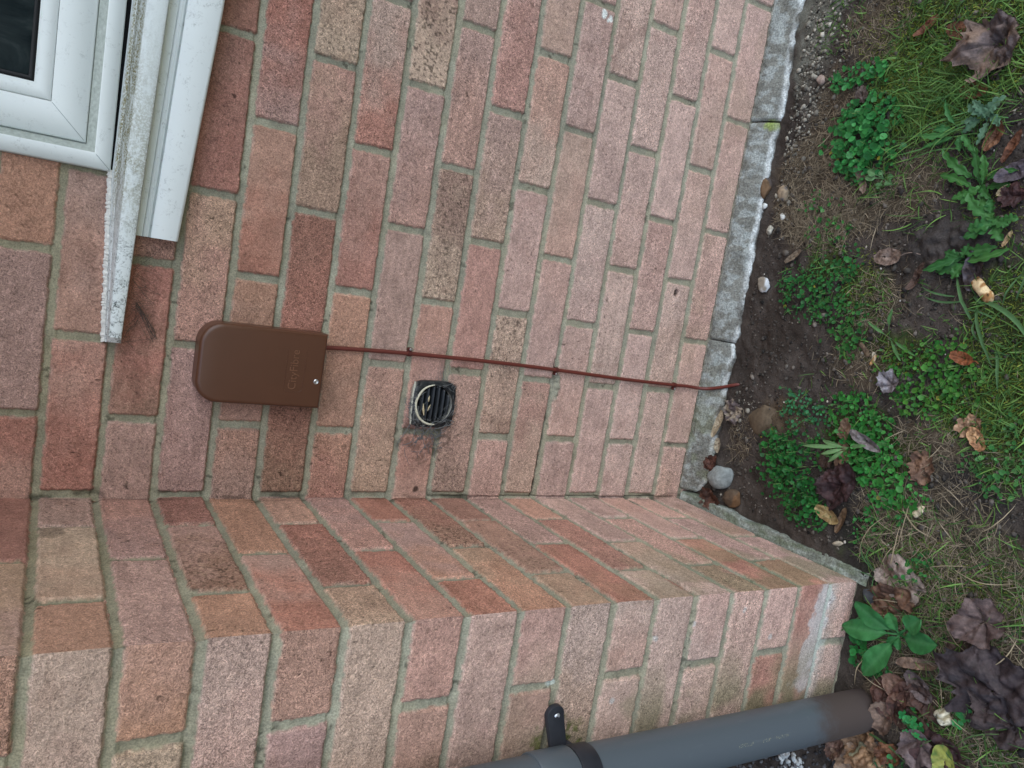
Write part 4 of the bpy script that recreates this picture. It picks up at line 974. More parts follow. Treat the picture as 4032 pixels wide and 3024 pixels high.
# ---------------------------------------------------------------- fallen leaves
def outline(kind, th, seed):
    if kind == 'oval': r = .5 / np.sqrt((np.cos(th) / 1.0) ** 2 + (np.sin(th) / .58) ** 2); r = r * (1 + .10 * np.maximum(np.cos(th), 0) ** 8)
    elif kind == 'narrow': r = .5 / np.sqrt((np.cos(th) / 1.05) ** 2 + (np.sin(th) / .30) ** 2)
    elif kind == 'maple':
        r = np.full(th.shape, .30)
        for a, l, w in ((0, .58, 5), (.92, .50, 5), (-.92, .50, 5), (1.95, .36, 5), (-1.95, .36, 5)):
            dlt = np.angle(np.exp(1j * (th - a))); r = np.maximum(r, l * np.exp(-np.abs(dlt) * .75) * (1 - .15 * np.abs(np.sin(dlt * 9))))
        r = np.maximum(r, .28)
    else: r = .5 / np.sqrt((np.cos(th) / .95) ** 2 + (np.sin(th) / .75) ** 2)
    rag = {'oval': .05, 'narrow': .05, 'maple': .08, 'ragged': .18}[kind]
    r = r * (1 + rag * (vn(th * 3.2 + 20, th * 0 + seed, seed) - .5) * 2) * (1 + rag * .5 * (vn(th * 13 + 40, th * 0, seed + 1) - .5) * 2)
    return r
def dead_leaf(label, u, v, size, rot, kind, col, col2=None, crump=.12, curl=.0, roll=.0, tilt=(0, 0), lift=.004, holes=0, stalk=0.0, seed=0, cat='dead leaf', name='dead_leaf', veins=(0,), vcol=None, mat=None, gloss=None):
    """size in measured pixels; rot in degrees in the picture (0 = tip to picture right, clockwise)"""
    c = spot(u, v); L = size * PXM; nth, nr = 72, 16
    th, rr = np.meshgrid(np.arange(nth) * 2 * np.pi / nth - np.pi, np.linspace(.03, 1, nr), indexing='ij')
    R_ = outline(kind, th, seed) * rr
    x = R_ * np.cos(th); y = R_ * np.sin(th)
    crump = crump * .75; z = (fbm(x * 4 + seed, y * 4, seed + 2, 3) - .5) * crump * 2.0 + np.abs(fbm(x * 9 + seed, y * 9, seed + 3, 2) - .5) * crump * .9
    vd = np.full(x.shape, 9.0)
    for a in veins:
        px_, py_ = np.cos(a), np.sin(a); along = (x + .08) * px_ + y * py_; d = np.abs(-(x + .08) * py_ + y * px_); vd = np.minimum(vd, np.where(along > -.02, d, 9))
    z = z - .05 * np.exp(-vd / .03) * (1 if crump < .3 else .5) + np.minimum(vd, .15) * .35 * (1 if len(veins) > 1 else .3)
    z = z + curl * (x * x + y * y) * 2
    if roll:                                                 # roll the sides up round the long axis
        ang = y * roll * 4; rad = 1 / (roll * 4); y = rad * np.sin(ang); z = z + rad * (1 - np.cos(ang))
    side = [(a, math.sin) for a in ()]
    for k in range(1, 7):                                    # side veins
        sp = -.35 + k * .12; d = np.abs((x - sp) - np.abs(y) * .8); vd = np.minimum(vd, d + .012)
    a = math.radians(rot)
    wx = np.array([-math.sin(a), -math.cos(a)])              # picture right -> -y, picture down -> -x
    wy = np.array([-math.cos(a), math.sin(a)])
    X_ = x * wx[0] + y * wy[0]; Y_ = x * wx[1] + y * wy[1]
    z = z - z.min()
    Z_ = z + tilt[0] * x + tilt[1] * y; Z_ = Z_ - np.percentile(Z_, 12)
    V = np.stack([c[0] + X_ * L, c[1] + Y_ * L, float(ground_z(c[0], c[1])) + lift * .7 + Z_ * L], -1)
    cc = lin(col) * (.6 + .75 * fbm(x * 7 + seed, y * 7, seed + 4, 4))[..., None]
    if col2 is not None:
        k = sst(.42, .62, fbm(x * 5 + 7 + seed, y * 5, seed + 5, 3))[..., None]; cc = cc * (1 - k) + k * lin(col2) * (.75 + .5 * fbm(x * 11, y * 11, seed + 6, 3))[..., None]
    vk = (np.exp(-(vd / .018) ** 2) * .4)[..., None]; cc = cc * (1 - vk) + vk * (lin(vcol) if vcol is not None else lin(col) * .45)
    i = np.arange(nth * nr).reshape(nth, nr); j = np.roll(i, -1, 0)
    q = np.stack([i[:, :-1], i[:, 1:], j[:, 1:], j[:, :-1]], -1).reshape(-1, 4)
    if holes:
        hv = vn(x * 8 + seed * 3, y * 8, seed + 8); hole = ((hv > 1 - holes) & (rr < .93) & (rr > .15)); hq = hole.ravel()[q].all(1); q = q[~hq]
    # a thin lower skin gives the blade real thickness
    Vb = V.copy(); Vb[..., 2] -= .00035
    nV = nth * nr; edge = np.stack([i[:, -1], j[:, -1], j[:, -1] + nV, i[:, -1] + nV], -1)
    q = np.vstack([q, q[:, ::-1] + nV, edge]); V2 = np.vstack([V.reshape(-1, 3), Vb.reshape(-1, 3)]); c2 = np.vstack([cc.reshape(-1, 3)] * 2)
    o = link(name, mesh_np(name, V2, q, cols=c2), mat or MAT_DEAD); tag(o, label, cat)
    if stalk:
        mb = MB(); root = V[0, nr // 2 if kind != 'maple' else nr // 3]; k = int(np.argmin(np.abs(th[:, 0] + np.pi))); root = V[k, -1]
        p1 = root - np.array([wx[0], wx[1], 0]) * L * stalk; pts = [tuple(root + (p1 - root) * t + np.array([wy[0], wy[1], 0]) * L * .08 * math.sin(t * 3) + np.array([0, 0, .003 * math.sin(t * 3)])) for t in np.linspace(0, 1, 8)]
        mb.tube(pts, .0009, 6); st = mb.build('stalk', plain('leaf_stalk', lin(col) * .7, .7, .2), o, smooth=True)
    return o
MV = (0, .92, -.92, 1.95, -1.95)
dead_leaf('large crumpled mauve grey leaf with tan folds lying on the lawn', 2165, 100, 135, 165, 'maple', (98, 86, 84), (120, 100, 86), .26, .15, seed=1, veins=MV, lift=.012, tilt=(.1, .1))
dead_leaf('grey brown leaf fold peeping out under the large crumpled mauve leaf', 2135, 140, 70, 20, 'ragged', (92, 80, 76), (70, 60, 56), .22, .1, seed=2, lift=.004)
dead_leaf('curled red brown leaf standing in the mossy lawn', 2010, 60, 46, 130, 'narrow', (96, 52, 36), (120, 84, 58), .12, .2, .8, seed=3, lift=.006, tilt=(.3, .2))
dead_leaf('flat red brown leaf nearest the large crumpled mauve one', 2078, 68, 52, 25, 'oval', (88, 56, 42), (110, 74, 54), .06, seed=4, lift=.006)
dead_leaf('orange brown leaf lying between long grass blades and the grey-green plant', 2108, 200, 46, 5, 'oval', (96, 62, 42), (112, 76, 50), .08, .1, .4, seed=5, lift=.008)
dead_leaf('ragged grey brown leaf at the edge of the round-leaved weed', 1872, 209, 36, 60, 'ragged', (96, 86, 80), (70, 58, 52), .15, seed=6, lift=.016)
dead_leaf('dark grey leaf lying just past the round-leaved weed', 1917, 240, 46, 80, 'oval', (64, 58, 58), (52, 46, 46), .12, seed=7, lift=.008)
dead_leaf('cupped rust brown leaf next to the lobed weeds', 2153, 297, 46, 110, 'oval', (108, 72, 52), (128, 94, 70), .15, .35, seed=8, lift=.006)
dead_leaf('thin brown folded leaf right of the cupped rust brown one', 2192, 318, 50, 115, 'narrow', (112, 72, 50), (92, 60, 44), .12, .1, .7, seed=9, lift=.005)
dead_leaf('mauve grey leaf pointing from the edge of the photo among the lobed weeds', 2200, 372, 52, 150, 'oval', (88, 80, 88), (70, 62, 66), .1, .2, seed=10, lift=.01, tilt=(.2, 0))
dead_leaf('torn tan grey leaf with a hole and a long stalk on bare soil', 1925, 556, 52, 175, 'oval', (150, 132, 120), (116, 98, 86), .12, .15, holes=.12, stalk=.7, seed=11, lift=.006)
dead_leaf('thin brown leaf scrap standing on bare soil beside the torn tan one', 1990, 600, 50, 110, 'narrow', (72, 56, 48), (86, 66, 56), .2, .1, .6, seed=12, lift=.004)
dead_leaf('dark folded leaf behind the pale bone-like chip', 2110, 585, 62, 95, 'oval', (60, 50, 48), (94, 88, 92), .16, .1, .75, seed=13, lift=.006, tilt=(-.25, 0))
dead_leaf('round orange brown leaf on the mossy weeds', 2091, 776, 36, 190, 'oval', (140, 84, 52), (120, 72, 44), .12, .3, stalk=.25, seed=14, lift=.016)
dead_leaf('silvery grey veined leaf lying on small green weeds', 1938, 830, 54, 215, 'maple', (138, 134, 138), (110, 102, 102), .12, .1, seed=15, lift=.020, veins=MV)
dead_leaf('tan leaf poking up between two patches of small green weeds', 1838, 930, 44, 290, 'oval', (136, 112, 90), (116, 92, 74), .16, .1, .3, seed=16, lift=.016, tilt=(.35, 0))
dead_leaf('curled silver grey leaf strip lying across small green weeds', 1880, 953, 66, 18, 'narrow', (128, 122, 120), (108, 100, 98), .14, .1, .6, seed=17, lift=.020)
dead_leaf('broad fawn leaf half hidden under weeds above the wet purple leaf', 1826, 985, 56, 85, 'oval', (132, 106, 84), (104, 80, 64), .10, .1, seed=18, lift=.010, tilt=(-.1, .1))
dead_leaf('small dark brown leaf at the left of the broad fawn one', 1790, 993, 38, 100, 'ragged', (80, 62, 52), (64, 50, 44), .15, seed=19, lift=.010)
dead_leaf('wet dark purple wrinkled leaf lying over green weeds', 1830, 1048, 92, 110, 'ragged', (66, 46, 46), (52, 37, 38), .24, .05, .25, seed=20, lift=.020)
dead_leaf('pale yellow tan cupped leaf under the wet purple leaf', 1798, 1112, 50, 195, 'oval', (176, 156, 110), (150, 126, 84), .10, .3, .2, seed=21, lift=.008, tilt=(.05, .25))
dead_leaf('slim brown leaf point next to the pale yellow cupped leaf', 1822, 1124, 50, 100, 'narrow', (106, 84, 62), (84, 64, 48), .10, .1, .7, seed=22, lift=.004)
dead_leaf('crinkled straw coloured leaf on soil, with lacy holes', 2100, 922, 46, 150, 'ragged', (168, 136, 108), (140, 108, 82), .25, .1, holes=.15, seed=23, lift=.006)
dead_leaf('crinkled tan leaf just below the lacy straw coloured one', 2116, 948, 40, 50, 'oval', (160, 118, 84), (182, 144, 104), .20, .1, .4, seed=24, lift=.008)
dead_leaf('crumpled light brown leaf on bare soil beyond the weeds', 2003, 1010, 56, 70, 'ragged', (124, 96, 76), (98, 74, 60), .26, .05, .3, seed=25, lift=.005)
dead_leaf('torn pale grey leaf with black holes at the foot of the pier corner', 1948, 1252, 92, 15, 'ragged', (150, 136, 126), (120, 102, 90), .14, .08, holes=.16, seed=26, lift=.012, veins=(0,), tilt=(0, -.05))
dead_leaf('brown crumpled leaf under the torn pale grey leaf', 1935, 1300, 92, 170, 'ragged', (112, 84, 66), (86, 62, 50), .28, .05, .15, seed=27, lift=.004, tilt=(0, .15))
dead_leaf('rich brown leaf pressed against the pier foot', 1902, 1306, 46, 40, 'oval', (82, 54, 42), (66, 44, 36), .2, .1, seed=28, lift=.006)
dead_leaf('mauve brown upright leaf above the largest dark leaf', 2130, 1345, 84, 120, 'ragged', (98, 82, 78), (76, 60, 56), .12, .1, .2, seed=29, lift=.016, tilt=(.2, .1), veins=MV)
dead_leaf('dull brown leaf in front of the mauve brown upright leaf', 2080, 1400, 62, 80, 'ragged', (92, 76, 68), (70, 56, 50), .24, .1, seed=30, lift=.005)
dead_leaf('largest leaf, dark purple with deep veins, lying near the downpipe', 2165, 1488, 175, 185, 'maple', (72, 63, 64), (58, 49, 50), .20, .05, seed=31, veins=MV, lift=.016, tilt=(.04, -.1), vcol=(44, 36, 40))
dead_leaf('dark purple leaf layer beneath the largest dark leaf', 2190, 1560, 120, 200, 'maple', (64, 53, 52), (50, 42, 42), .26, .05, seed=32, veins=MV, lift=.006)
dead_leaf('light brown leaf at the tip of the broad-leaved plant', 1950, 1488, 66, 10, 'oval', (124, 98, 84), (104, 78, 66), .10, .12, .25, seed=33, lift=.012, tilt=(0, .15))
dead_leaf('grey mauve leaf fold right of the light brown leaf', 1990, 1480, 56, 30, 'oval', (104, 92, 90), (84, 72, 70), .14, .1, .3, seed=34, lift=.008)
dead_leaf('long pale brown leaf rib lying below the broad-leaved plant', 1988, 1432, 66, 340, 'narrow', (130, 108, 90), (108, 88, 74), .10, .1, .7, seed=35, lift=.010)
for i_, (lab, a, b, s, r, c1, c2, rl) in enumerate([
    ('dark brown leaf tip curling over the end of the downpipe', 1902, 1492, 42, 75, (90, 62, 52), (72, 48, 42), .5),
    ('folded chocolate brown leaf against the foot of the downpipe', 1926, 1510, 66, 60, (80, 54, 46), (62, 42, 37), .7),
    ('curled chocolate brown leaf second from the downpipe foot', 1952, 1508, 62, 100, (96, 66, 54), (72, 50, 44), .8),
    ('rolled brown leaf third from the downpipe foot', 1976, 1515, 62, 110, (88, 62, 52), (70, 50, 44), .7),
    ('brown cupped leaf between the rolled brown leaf and the white stick', 2012, 1520, 70, 20, (78, 56, 48), (60, 44, 38), .3),
    ('small tan leaf edge standing upright below the downpipe foot', 1916, 1550, 56, 95, (120, 100, 86), (96, 76, 64), .6),
    ('dull brown leaf under the bright green seedling', 1970, 1560, 84, 5, (84, 64, 54), (66, 50, 44), .2)]):
    dead_leaf(lab, a, b, s, r, 'ragged' if i_ % 2 else 'oval', c1, c2, .16, .12, rl, seed=40 + i_, lift=.004 + .003 * (i_ % 3), tilt=(random.uniform(-.15, .2), random.uniform(-.15, .25)))
dead_leaf('grey mauve veined leaf lying below the bright green seedling', 1992, 1606, 84, 80, 'maple', (112, 98, 96), (92, 78, 76), .10, .1, seed=50, veins=MV, lift=.012)
dead_leaf('dark red brown leaf under the grey mauve veined leaf', 2040, 1640, 96, 200, 'ragged', (72, 50, 48), (58, 40, 40), .2, .1, seed=51, lift=.006)
for i_, (lab, a, b, s, r, c1, c2) in enumerate([
    ('crumpled tan leaf beside the underside of the downpipe', 1855, 1592, 84, 160, (140, 112, 86), (112, 86, 66)),
    ('crumpled ochre tan leaf with folded edges, in the leaf heap by gravel', 1880, 1618, 92, 30, (150, 120, 90), (122, 94, 70)),
    ('small pointed brown leaf touching the dark gravel', 1812, 1612, 44, 100, (118, 92, 78), (96, 72, 62)),
    ('olive brown leaf at the bottom edge of the leaf heap', 1880, 1652, 70, 80, (112, 108, 84), (92, 86, 66)),
    ('pale tan leaf fold closest to the gravel in the leaf heap', 1842, 1640, 70, 20, (146, 124, 104), (112, 90, 74)),
    ('orange brown leaf scrap right of the leaf heap', 1930, 1625, 50, 150, (112, 74, 48), (92, 60, 42))]):
    dead_leaf(lab, a, b, s, r, 'ragged', c1, c2, .30, .08, .3, holes=.05, seed=60 + i_, lift=.004 + .004 * (i_ % 3), tilt=(random.uniform(-.1, .2), random.uniform(-.1, .2)))
dead_leaf('yellow green leaf half out of the bottom edge of the photo', 2050, 1645, 56, 75, 'oval', (156, 160, 78), (96, 120, 52), .06, .1, .35, seed=70, lift=.014, tilt=(0, .2), vcol=(196, 196, 120), mat=MAT_FOLI)
dead_leaf('long pale curled leaf strip resting on the edge of the concrete', 1562, 916, 62, 105, 'narrow', (184, 172, 146), (160, 146, 120), .05, .1, .5, seed=71, lift=.020)
dead_leaf('small pale leaf beneath the long pale curled strip', 1557, 962, 32, 80, 'oval', (168, 160, 138), (140, 128, 108), .08, .1, .4, seed=72, lift=.012)
dead_leaf('frayed buff leaf litter with dark patches beside the concrete strip', 1588, 890, 56, 60, 'ragged', (150, 138, 120), (92, 82, 82), .30, .1, holes=.1, seed=73, lift=.006)
dead_leaf('dark red brown leaf wedged behind the pale grey stone', 1545, 1000, 42, 120, 'ragged', (86, 56, 46), (66, 46, 40), .2, .1, .3, seed=74, lift=.010)
dead_leaf('brown leaf jammed in the corner gap below the concrete strip', 1545, 1076, 62, 15, 'ragged', (90, 62, 50), (64, 46, 40), .2, .1, .3, seed=75, lift=.008)
dead_leaf('thin brown twig-like leaf curl in the dry grass below the round-leaved weed', 1872, 394, 56, 60, 'narrow', (124, 108, 94), (98, 84, 72), .16, .25, .8, seed=76, lift=.005)
dead_leaf('pale tan leaf scrap among dry grass between two green weeds', 1722, 556, 44, 145, 'narrow', (146, 132, 112), (116, 102, 86), .14, .1, .5, seed=77, lift=.006)
dead_leaf('cream leaf chip lying on the lobed weeds near the edge of the photo', 2178, 412, 26, 150, 'oval', (198, 184, 150), (170, 154, 120), .08, .1, seed=78, lift=.014)
dead_leaf('tan pointed leaf chip beside the lobed weeds', 2185, 518, 26, 110, 'narrow', (182, 158, 120), (150, 126, 92), .06, .1, .4, seed=79, lift=.012)
dead_leaf('dark maroon leaf at the edge of the photo among lobed weeds', 2196, 425, 46, 0, 'ragged', (72, 48, 46), (58, 40, 40), .14, .1, seed=80, lift=.010)

# pale chips that are not leaves
def chip(name, label, cat, u0, v0, u1, v1, wd, th_, col, col2, seed, lift=.003):
    a = spot(u0, v0); b = spot(u1, v1); n = 24; mth = 20; P = []
    for i in range(n):
        t = i / (n - 1); e = math.sqrt(max(1 - abs(2 * t - 1) ** 5, 0)) * .94 + .06; w_ = wd * e * (.9 + .2 * vn(t * 6, 0, seed)) * (1 - .12 * t)
        c = a * (1 - t) + b * t; d = (b - a)[:2]; d = d / np.linalg.norm(d); nx, ny = -d[1], d[0]; g = float(ground_z(c[0], c[1])) + lift
        P.append([(c[0] + nx * w_ * math.cos(k * 2 * math.pi / mth) * (1 + .2 * (vn(t * 9, k * .9, seed) - .5)), c[1] + ny * w_ * math.cos(k * 2 * math.pi / mth) * (1 + .2 * (vn(t * 9, k * .9, seed + 3) - .5)), g + th_ * e * (.55 + .75 * math.sin(k * 2 * math.pi / mth)) * (1 + .35 * (vn(t * 7, k * .7, seed + 2) - .5))) for k in range(mth)])
    V = np.array(P); i = np.arange(n * mth).reshape(n, mth); j = np.roll(i, -1, 1); q = np.stack([i[:-1], j[:-1], j[1:], i[1:]], -1).reshape(-1, 4)
    cc = lin(col) * (.8 + .4 * fbm(V[..., 0] * 120, V[..., 1] * 120, seed, 3))[..., None]; k = sst(.50, .62, fbm(V[..., 0] * 110, V[..., 1] * 110, seed + 1, 3))[..., None]; cc = cc * (1 - k) + k * lin(col2)
    pit = sst(.80, .88, vn(V[..., 0] * 170, V[..., 1] * 170, seed + 6))[..., None]; cc = cc * (1 - .85 * pit)
    o = link(name, mesh_np(name, V.reshape(-1, 3), q, cols=cc.reshape(-1, 3)), MAT_STONE); return tag(o, label, cat)
chip('bone_chip', 'pale ochre bone-like chip with small dark holes lying on dark soil', 'bone', 2107, 602, 2147, 652, .0100, .007, (206, 184, 142), (150, 112, 70), 5)
chip('stick_stub', 'short white flaking stick stub lying among brown leaves', 'stick', 2040, 1528, 2056, 1566, .0125, .010, (206, 200, 176), (150, 140, 112), 8, .006)
chip('wood_chip', 'small yellow tan splinter with a white end on soil between weeds', 'wood chip', 1896, 768, 1884, 790, .0034, .003, (170, 132, 84), (206, 196, 170), 11)
chip('wood_chip', 'grey brown knobbly splinter on bare soil above the small weeds', 'wood chip', 1862, 740, 1880, 772, .005, .004, (104, 88, 70), (82, 68, 56), 12)
chip('wood_chip', 'cream torn scrap among dry stems beyond the pier corner', 'wood chip', 1978, 1115, 2002, 1095, .0062, .003, (186, 174, 146), (148, 130, 104), 13)

# ---------------------------------------------------------------- weeds
def leaflets(P, Zc, R, cols, tilt=.30, lobes=0):
    n = len(P); m_ = 11; a = np.arange(m_ - 1) * 2 * np.pi / (m_ - 1)
    rim = np.stack([np.cos(a), np.sin(a)], 1) * (1 + (.16 * np.cos(a * 3))[:, None] if lobes else np.where(np.abs(np.angle(np.exp(1j * (a - np.pi)))) < .4, .72, 1.0)[:, None])
    rim = np.vstack([[0, 0], rim]); zz = np.concatenate([[-.16], np.full(m_ - 1, .06)])
    B = np.concatenate([rim, zz[:, None]], 1)[None] * np.array([1, 1, 1])
    B = np.repeat(B, n, 0) * RNG.uniform(.85, 1.2, (n, 1, 3))
    az = RNG.random(n) * 6.283; tl = RNG.normal(0, tilt, n); tl2 = RNG.normal(0, tilt, n)
    def rotm(v, ang, i, j):
        c, s = np.cos(ang)[:, None], np.sin(ang)[:, None]; o = v.copy(); o[..., i] = v[..., i] * c - v[..., j] * s; o[..., j] = v[..., i] * s + v[..., j] * c; return o
    B = rotm(rotm(rotm(B, az, 0, 1), tl, 0, 2), tl2, 1, 2) * R[:, None, None]
    V = B + np.stack([P[:, 0], P[:, 1], Zc], 1)[:, None, :]
    f = np.array([(0, 1 + k, 1 + (k + 1) % (m_ - 1)) for k in range(m_ - 1)])
    t = (f[None] + (np.arange(n) * m_)[:, None, None]).reshape(-1, 3)
    c = np.repeat(cols[:, None, :], m_, 1); c[:, 0] *= .82
    return V.reshape(-1, 3), t, c.reshape(-1, 3)
def weed_clump(label, blobs, rmin, rmax, hgt, dens, c0, c1, cat='weed', name='weed_clump', group='low round-leaved weeds on the soil'):
    u0, v0 = np.mean([b[0] for b in blobs]), np.mean([b[1] for b in blobs]); loc = spot(u0, v0)
    root = empty(name, tuple(loc), label, cat, group)
    bl, bs = Batch(), Batch()
    for (u, v, ru, rv) in blobs:
        n = int(dens * .62 * ru * rv / 100); P = in_zone(int(n * 1.5), u, v, ru * 1.25, rv * 1.25); P = P[ok_xy(P[:, 0], P[:, 1], .002)]; n = len(P)
        c = spot(u, v); q = np.sqrt(((P[:, 1] - c[1]) / (ru * PXM)) ** 2 + ((P[:, 0] - c[0]) / (rv * PXM)) ** 2)
        s = (q + (fbm(P[:, 0] * 40, P[:, 1] * 40, 77, 2) - .5) * .9) < np.where(RNG.random(n) < .15, 1.35, .95); P = P[s]; q = q[s]; n = len(P)
        if not n: continue
        lay = RNG.random(n) ** .7; zc = ground_z(P[:, 0], P[:, 1]) + .002 + hgt * .8 * lay * (1.05 - .55 * q.clip(0, 1) ** 2)
        R = (rmin + (rmax * 1.25 - rmin) * RNG.random(n) ** 1.6) * (.75 + .3 * (1 - q).clip(0, 1)); cols = tint(n, tuple(np.array(c0) * 1.18), tuple(np.array(c1) * 1.16), .16) * (1 + RNG.normal(0, .03, (n, 3)))
        yel = RNG.random(n) < .003; cols[yel] = lin((140, 140, 52))
        V, t, cc = leaflets(P, zc, R, cols); bl.add(V, None, cc, t)
        k = min(n, max(6, n // 3)); sel = RNG.permutation(n)[:k]; Ps = P[sel] + RNG.normal(0, .006, (k, 2))
        d = P[sel] - Ps; hh = zc[sel] - ground_z(Ps[:, 0], Ps[:, 1]); ln = np.hypot(np.hypot(d[:, 0], d[:, 1]), hh) + .004
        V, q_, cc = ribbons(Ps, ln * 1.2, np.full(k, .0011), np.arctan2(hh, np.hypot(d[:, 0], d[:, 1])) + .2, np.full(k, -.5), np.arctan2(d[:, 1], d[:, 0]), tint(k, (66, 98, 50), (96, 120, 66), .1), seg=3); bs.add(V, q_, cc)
    bl.build('foliage', MAT_FOLI, root); bs.build('stems', MAT_GRASS, root); return root
GA, GB = (34, 92, 48), (60, 134, 68)
weed_clump('large bright green round-leaved weed nearest the concrete joint', [(1868, 305, 78, 66), (1878, 260, 60, 40), (1870, 345, 50, 40)], .0036, .0070, .030, 7.5, GA, GB)
weed_clump('smaller round-leaved green weed just above the largest-leaved one', [(1862, 165, 66, 28), (1900, 150, 28, 18), (1835, 182, 40, 20)], .0030, .0060, .020, 6.5, GA, GB)
weed_clump('small-leaved green weed beside the white angular flint, trailing to the right', [(1715, 612, 30, 34), (1748, 640, 52, 44), (1790, 640, 40, 36), (1800, 590, 60, 28), (1845, 570, 34, 30)], .0022, .0040, .016, 9, GA, (52, 112, 52))
weed_clump('narrow patch of tiny green leaves along the dark soil, below the flint weed', [(1830, 695, 44, 60), (1838, 735, 34, 36), (1800, 668, 30, 30)], .0022, .0040, .013, 8, (34, 88, 42), (62, 116, 54))
weed_clump('wispy bluish green weed beside the bare soil where the cable enters', [(1725, 860, 36, 22), (1745, 895, 50, 34), (1710, 890, 24, 26), (1770, 905, 40, 24)], .0022, .0036, .020, 6, (36, 92, 58), (62, 124, 80))
weed_clump('large dark green tiny-leaved mat beside the grey stone in the corner', [(1710, 975, 66, 40), (1700, 1020, 72, 50), (1740, 1060, 66, 50), (1745, 1100, 50, 36), (1690, 960, 50, 30)], .0024, .0042, .026, 11, (24, 78, 36), (42, 110, 48))
weed_clump('bright green mat of tiny leaves around the fawn leaf', [(1850, 900, 62, 46), (1830, 955, 70, 40), (1895, 935, 44, 40), (1860, 870, 36, 24)], .0024, .0046, .018, 8, (34, 98, 42), (60, 126, 54))
weed_clump('trailing green mat of small leaves beyond the wet purple leaf', [(1880, 1000, 56, 44), (1910, 1040, 60, 44), (1960, 1070, 44, 30), (1880, 985, 60, 30), (1930, 1085, 30, 22)], .0024, .0050, .016, 7, (34, 100, 44), (64, 132, 58))
weed_clump('yellowish green mat of tiny leaves around the round orange leaf', [(2000, 800, 80, 50), (2050, 840, 64, 46), (1990, 860, 60, 36), (2060, 770, 50, 36)], .0022, .0042, .016, 8, (38, 96, 38), (76, 124, 50))
weed_clump('sparse patch of small green leaves at the edge of the dry grass', [(1765, 440, 36, 30), (1790, 470, 40, 34), (1815, 500, 36, 30), (1770, 500, 24, 20)], .0024, .0042, .012, 3.2, (36, 92, 42), (62, 118, 56))
weed_clump('loose green weed near the lower right of the bare soil', [(2150, 1010, 50, 40), (2180, 1050, 40, 30), (2185, 960, 40, 50)], .0022, .0040, .014, 5, (40, 92, 46), (70, 116, 60))
weed_clump('little upright sprig on dark soil between the wet purple leaf and dry stems', [(1868, 1135, 24, 22), (1880, 1110, 18, 18), (1855, 1160, 10, 14)], .0022, .0036, .016, 9, (36, 96, 44), (58, 124, 56), group=None)
weed_clump('small clover-like sprig in the dry grass right of the pier corner', [(1975, 1232, 40, 22), (1955, 1245, 24, 18), (2005, 1218, 24, 16)], .0024, .0040, .018, 8, (32, 88, 42), (52, 112, 54), group=None)
weed_clump('small bright weed against the pier foot by the broad-leaved plant', [(1852, 1400, 26, 26), (1868, 1392, 22, 18)], .0034, .0060, .020, 9, (28, 94, 46), (48, 122, 60), group=None)
weed_clump('second small bright weed left of the lowest broad leaf', [(1893, 1425, 26, 22), (1885, 1440, 16, 14)], .0030, .0054, .018, 9, (28, 88, 42), (46, 114, 54), group=None)
weed_clump('single bright green seedling on brown leaves below the downpipe foot', [(1982, 1562, 22, 26), (1992, 1578, 18, 18), (1972, 1548, 16, 14)], .0030, .0056, .022, 11, (34, 112, 60), (62, 140, 78), group=None)
weed_clump('pair of tiny green leaves by the white stick stub', [(2086, 1550, 15, 18)], .003, .005, .014, 11, (34, 108, 56), (54, 126, 66), group=None)
weed_clump('tiny green sprig at the edge of the crumpled tan leaf heap', [(1935, 1640, 18, 24), (1905, 1640, 14, 12)], .003, .0048, .014, 8, (34, 92, 50), (60, 116, 66), group=None)
weed_clump('tiny single seedling between dry stems and bare soil', [(1953, 1125, 12, 12)], .0026, .0042, .012, 10, (36, 100, 50), (56, 120, 60), group=None)

def leaf_blade(root, az, L, wd, arch, shape, c0, crease=.25, lift=.25, twist=0, seed=0):
    n, k = 26, 7; s = np.linspace(0, 1, n)
    if shape == 'plain': w_ = .10 + np.sin(np.clip((s - .22) / .78, 0, 1) ** .9 * np.pi) ** .8
    elif shape == 'spoon': w_ = np.where(s < .45, .12 + .1 * s, np.sin(((s - .45) / .55) ** .75 * np.pi) ** .6 + .12 * (1 - (s - .45) / .55))
    else:
        w_ = (np.sin(s ** 1.15 * np.pi) ** .7) * (.42 + .58 * np.abs(np.sin((s + (seed % 7) * .05) * np.pi * 4.2)) ** .8); w_ = np.where(s < .18, .10, w_)
    w_[-1] = .02
    tt = np.linspace(-1, 1, k); el = lift - arch * s; ds = L / (n - 1)
    r = np.concatenate([[0], np.cumsum(np.cos(el[:-1]) * ds)]); zz = np.concatenate([[0], np.cumsum(np.sin(el[:-1]) * ds)])
    cur = np.concatenate([[0], np.cumsum(np.full(n - 1, twist / (n - 1)))])
    X_ = root[0] + np.concatenate([[0], np.cumsum(np.cos(az + cur[:-1]) * np.cos(el[:-1]) * ds)]); Y_ = root[1] + np.concatenate([[0], np.cumsum(np.sin(az + cur[:-1]) * np.cos(el[:-1]) * ds)])
    off = tt[None, :] * w_[:, None] * wd * .5 * (.72 if shape == 'lobed' else .85)
    wav = (fbm(s[:, None] * 7 + seed, tt[None, :] * 1.6 + seed, seed, 2) - .5) * wd * .30
    x = X_[:, None] - np.sin(az + cur)[:, None] * off; y = Y_[:, None] + np.cos(az + cur)[:, None] * off
    z = root[2] + zz[:, None] + np.abs(off) * crease + wav * np.abs(tt)[None, :]
    z = np.maximum(z, ground_z(x, y) + .0015)
    V = np.stack([x, y, z], -1); C = np.tile(c0, (n, k, 1)) * (.8 + .4 * fbm(s[:, None] * 9 + seed, tt[None, :] * 3, seed + 1, 3))[..., None]
    rib = np.exp(-(tt / .16) ** 2)[None, :, None] * .35; C = C * (1 - rib) + rib * (c0 * 1.5 + .06)
    return V.reshape(-1, 3), grid_quads(n, k), C.reshape(-1, 3)
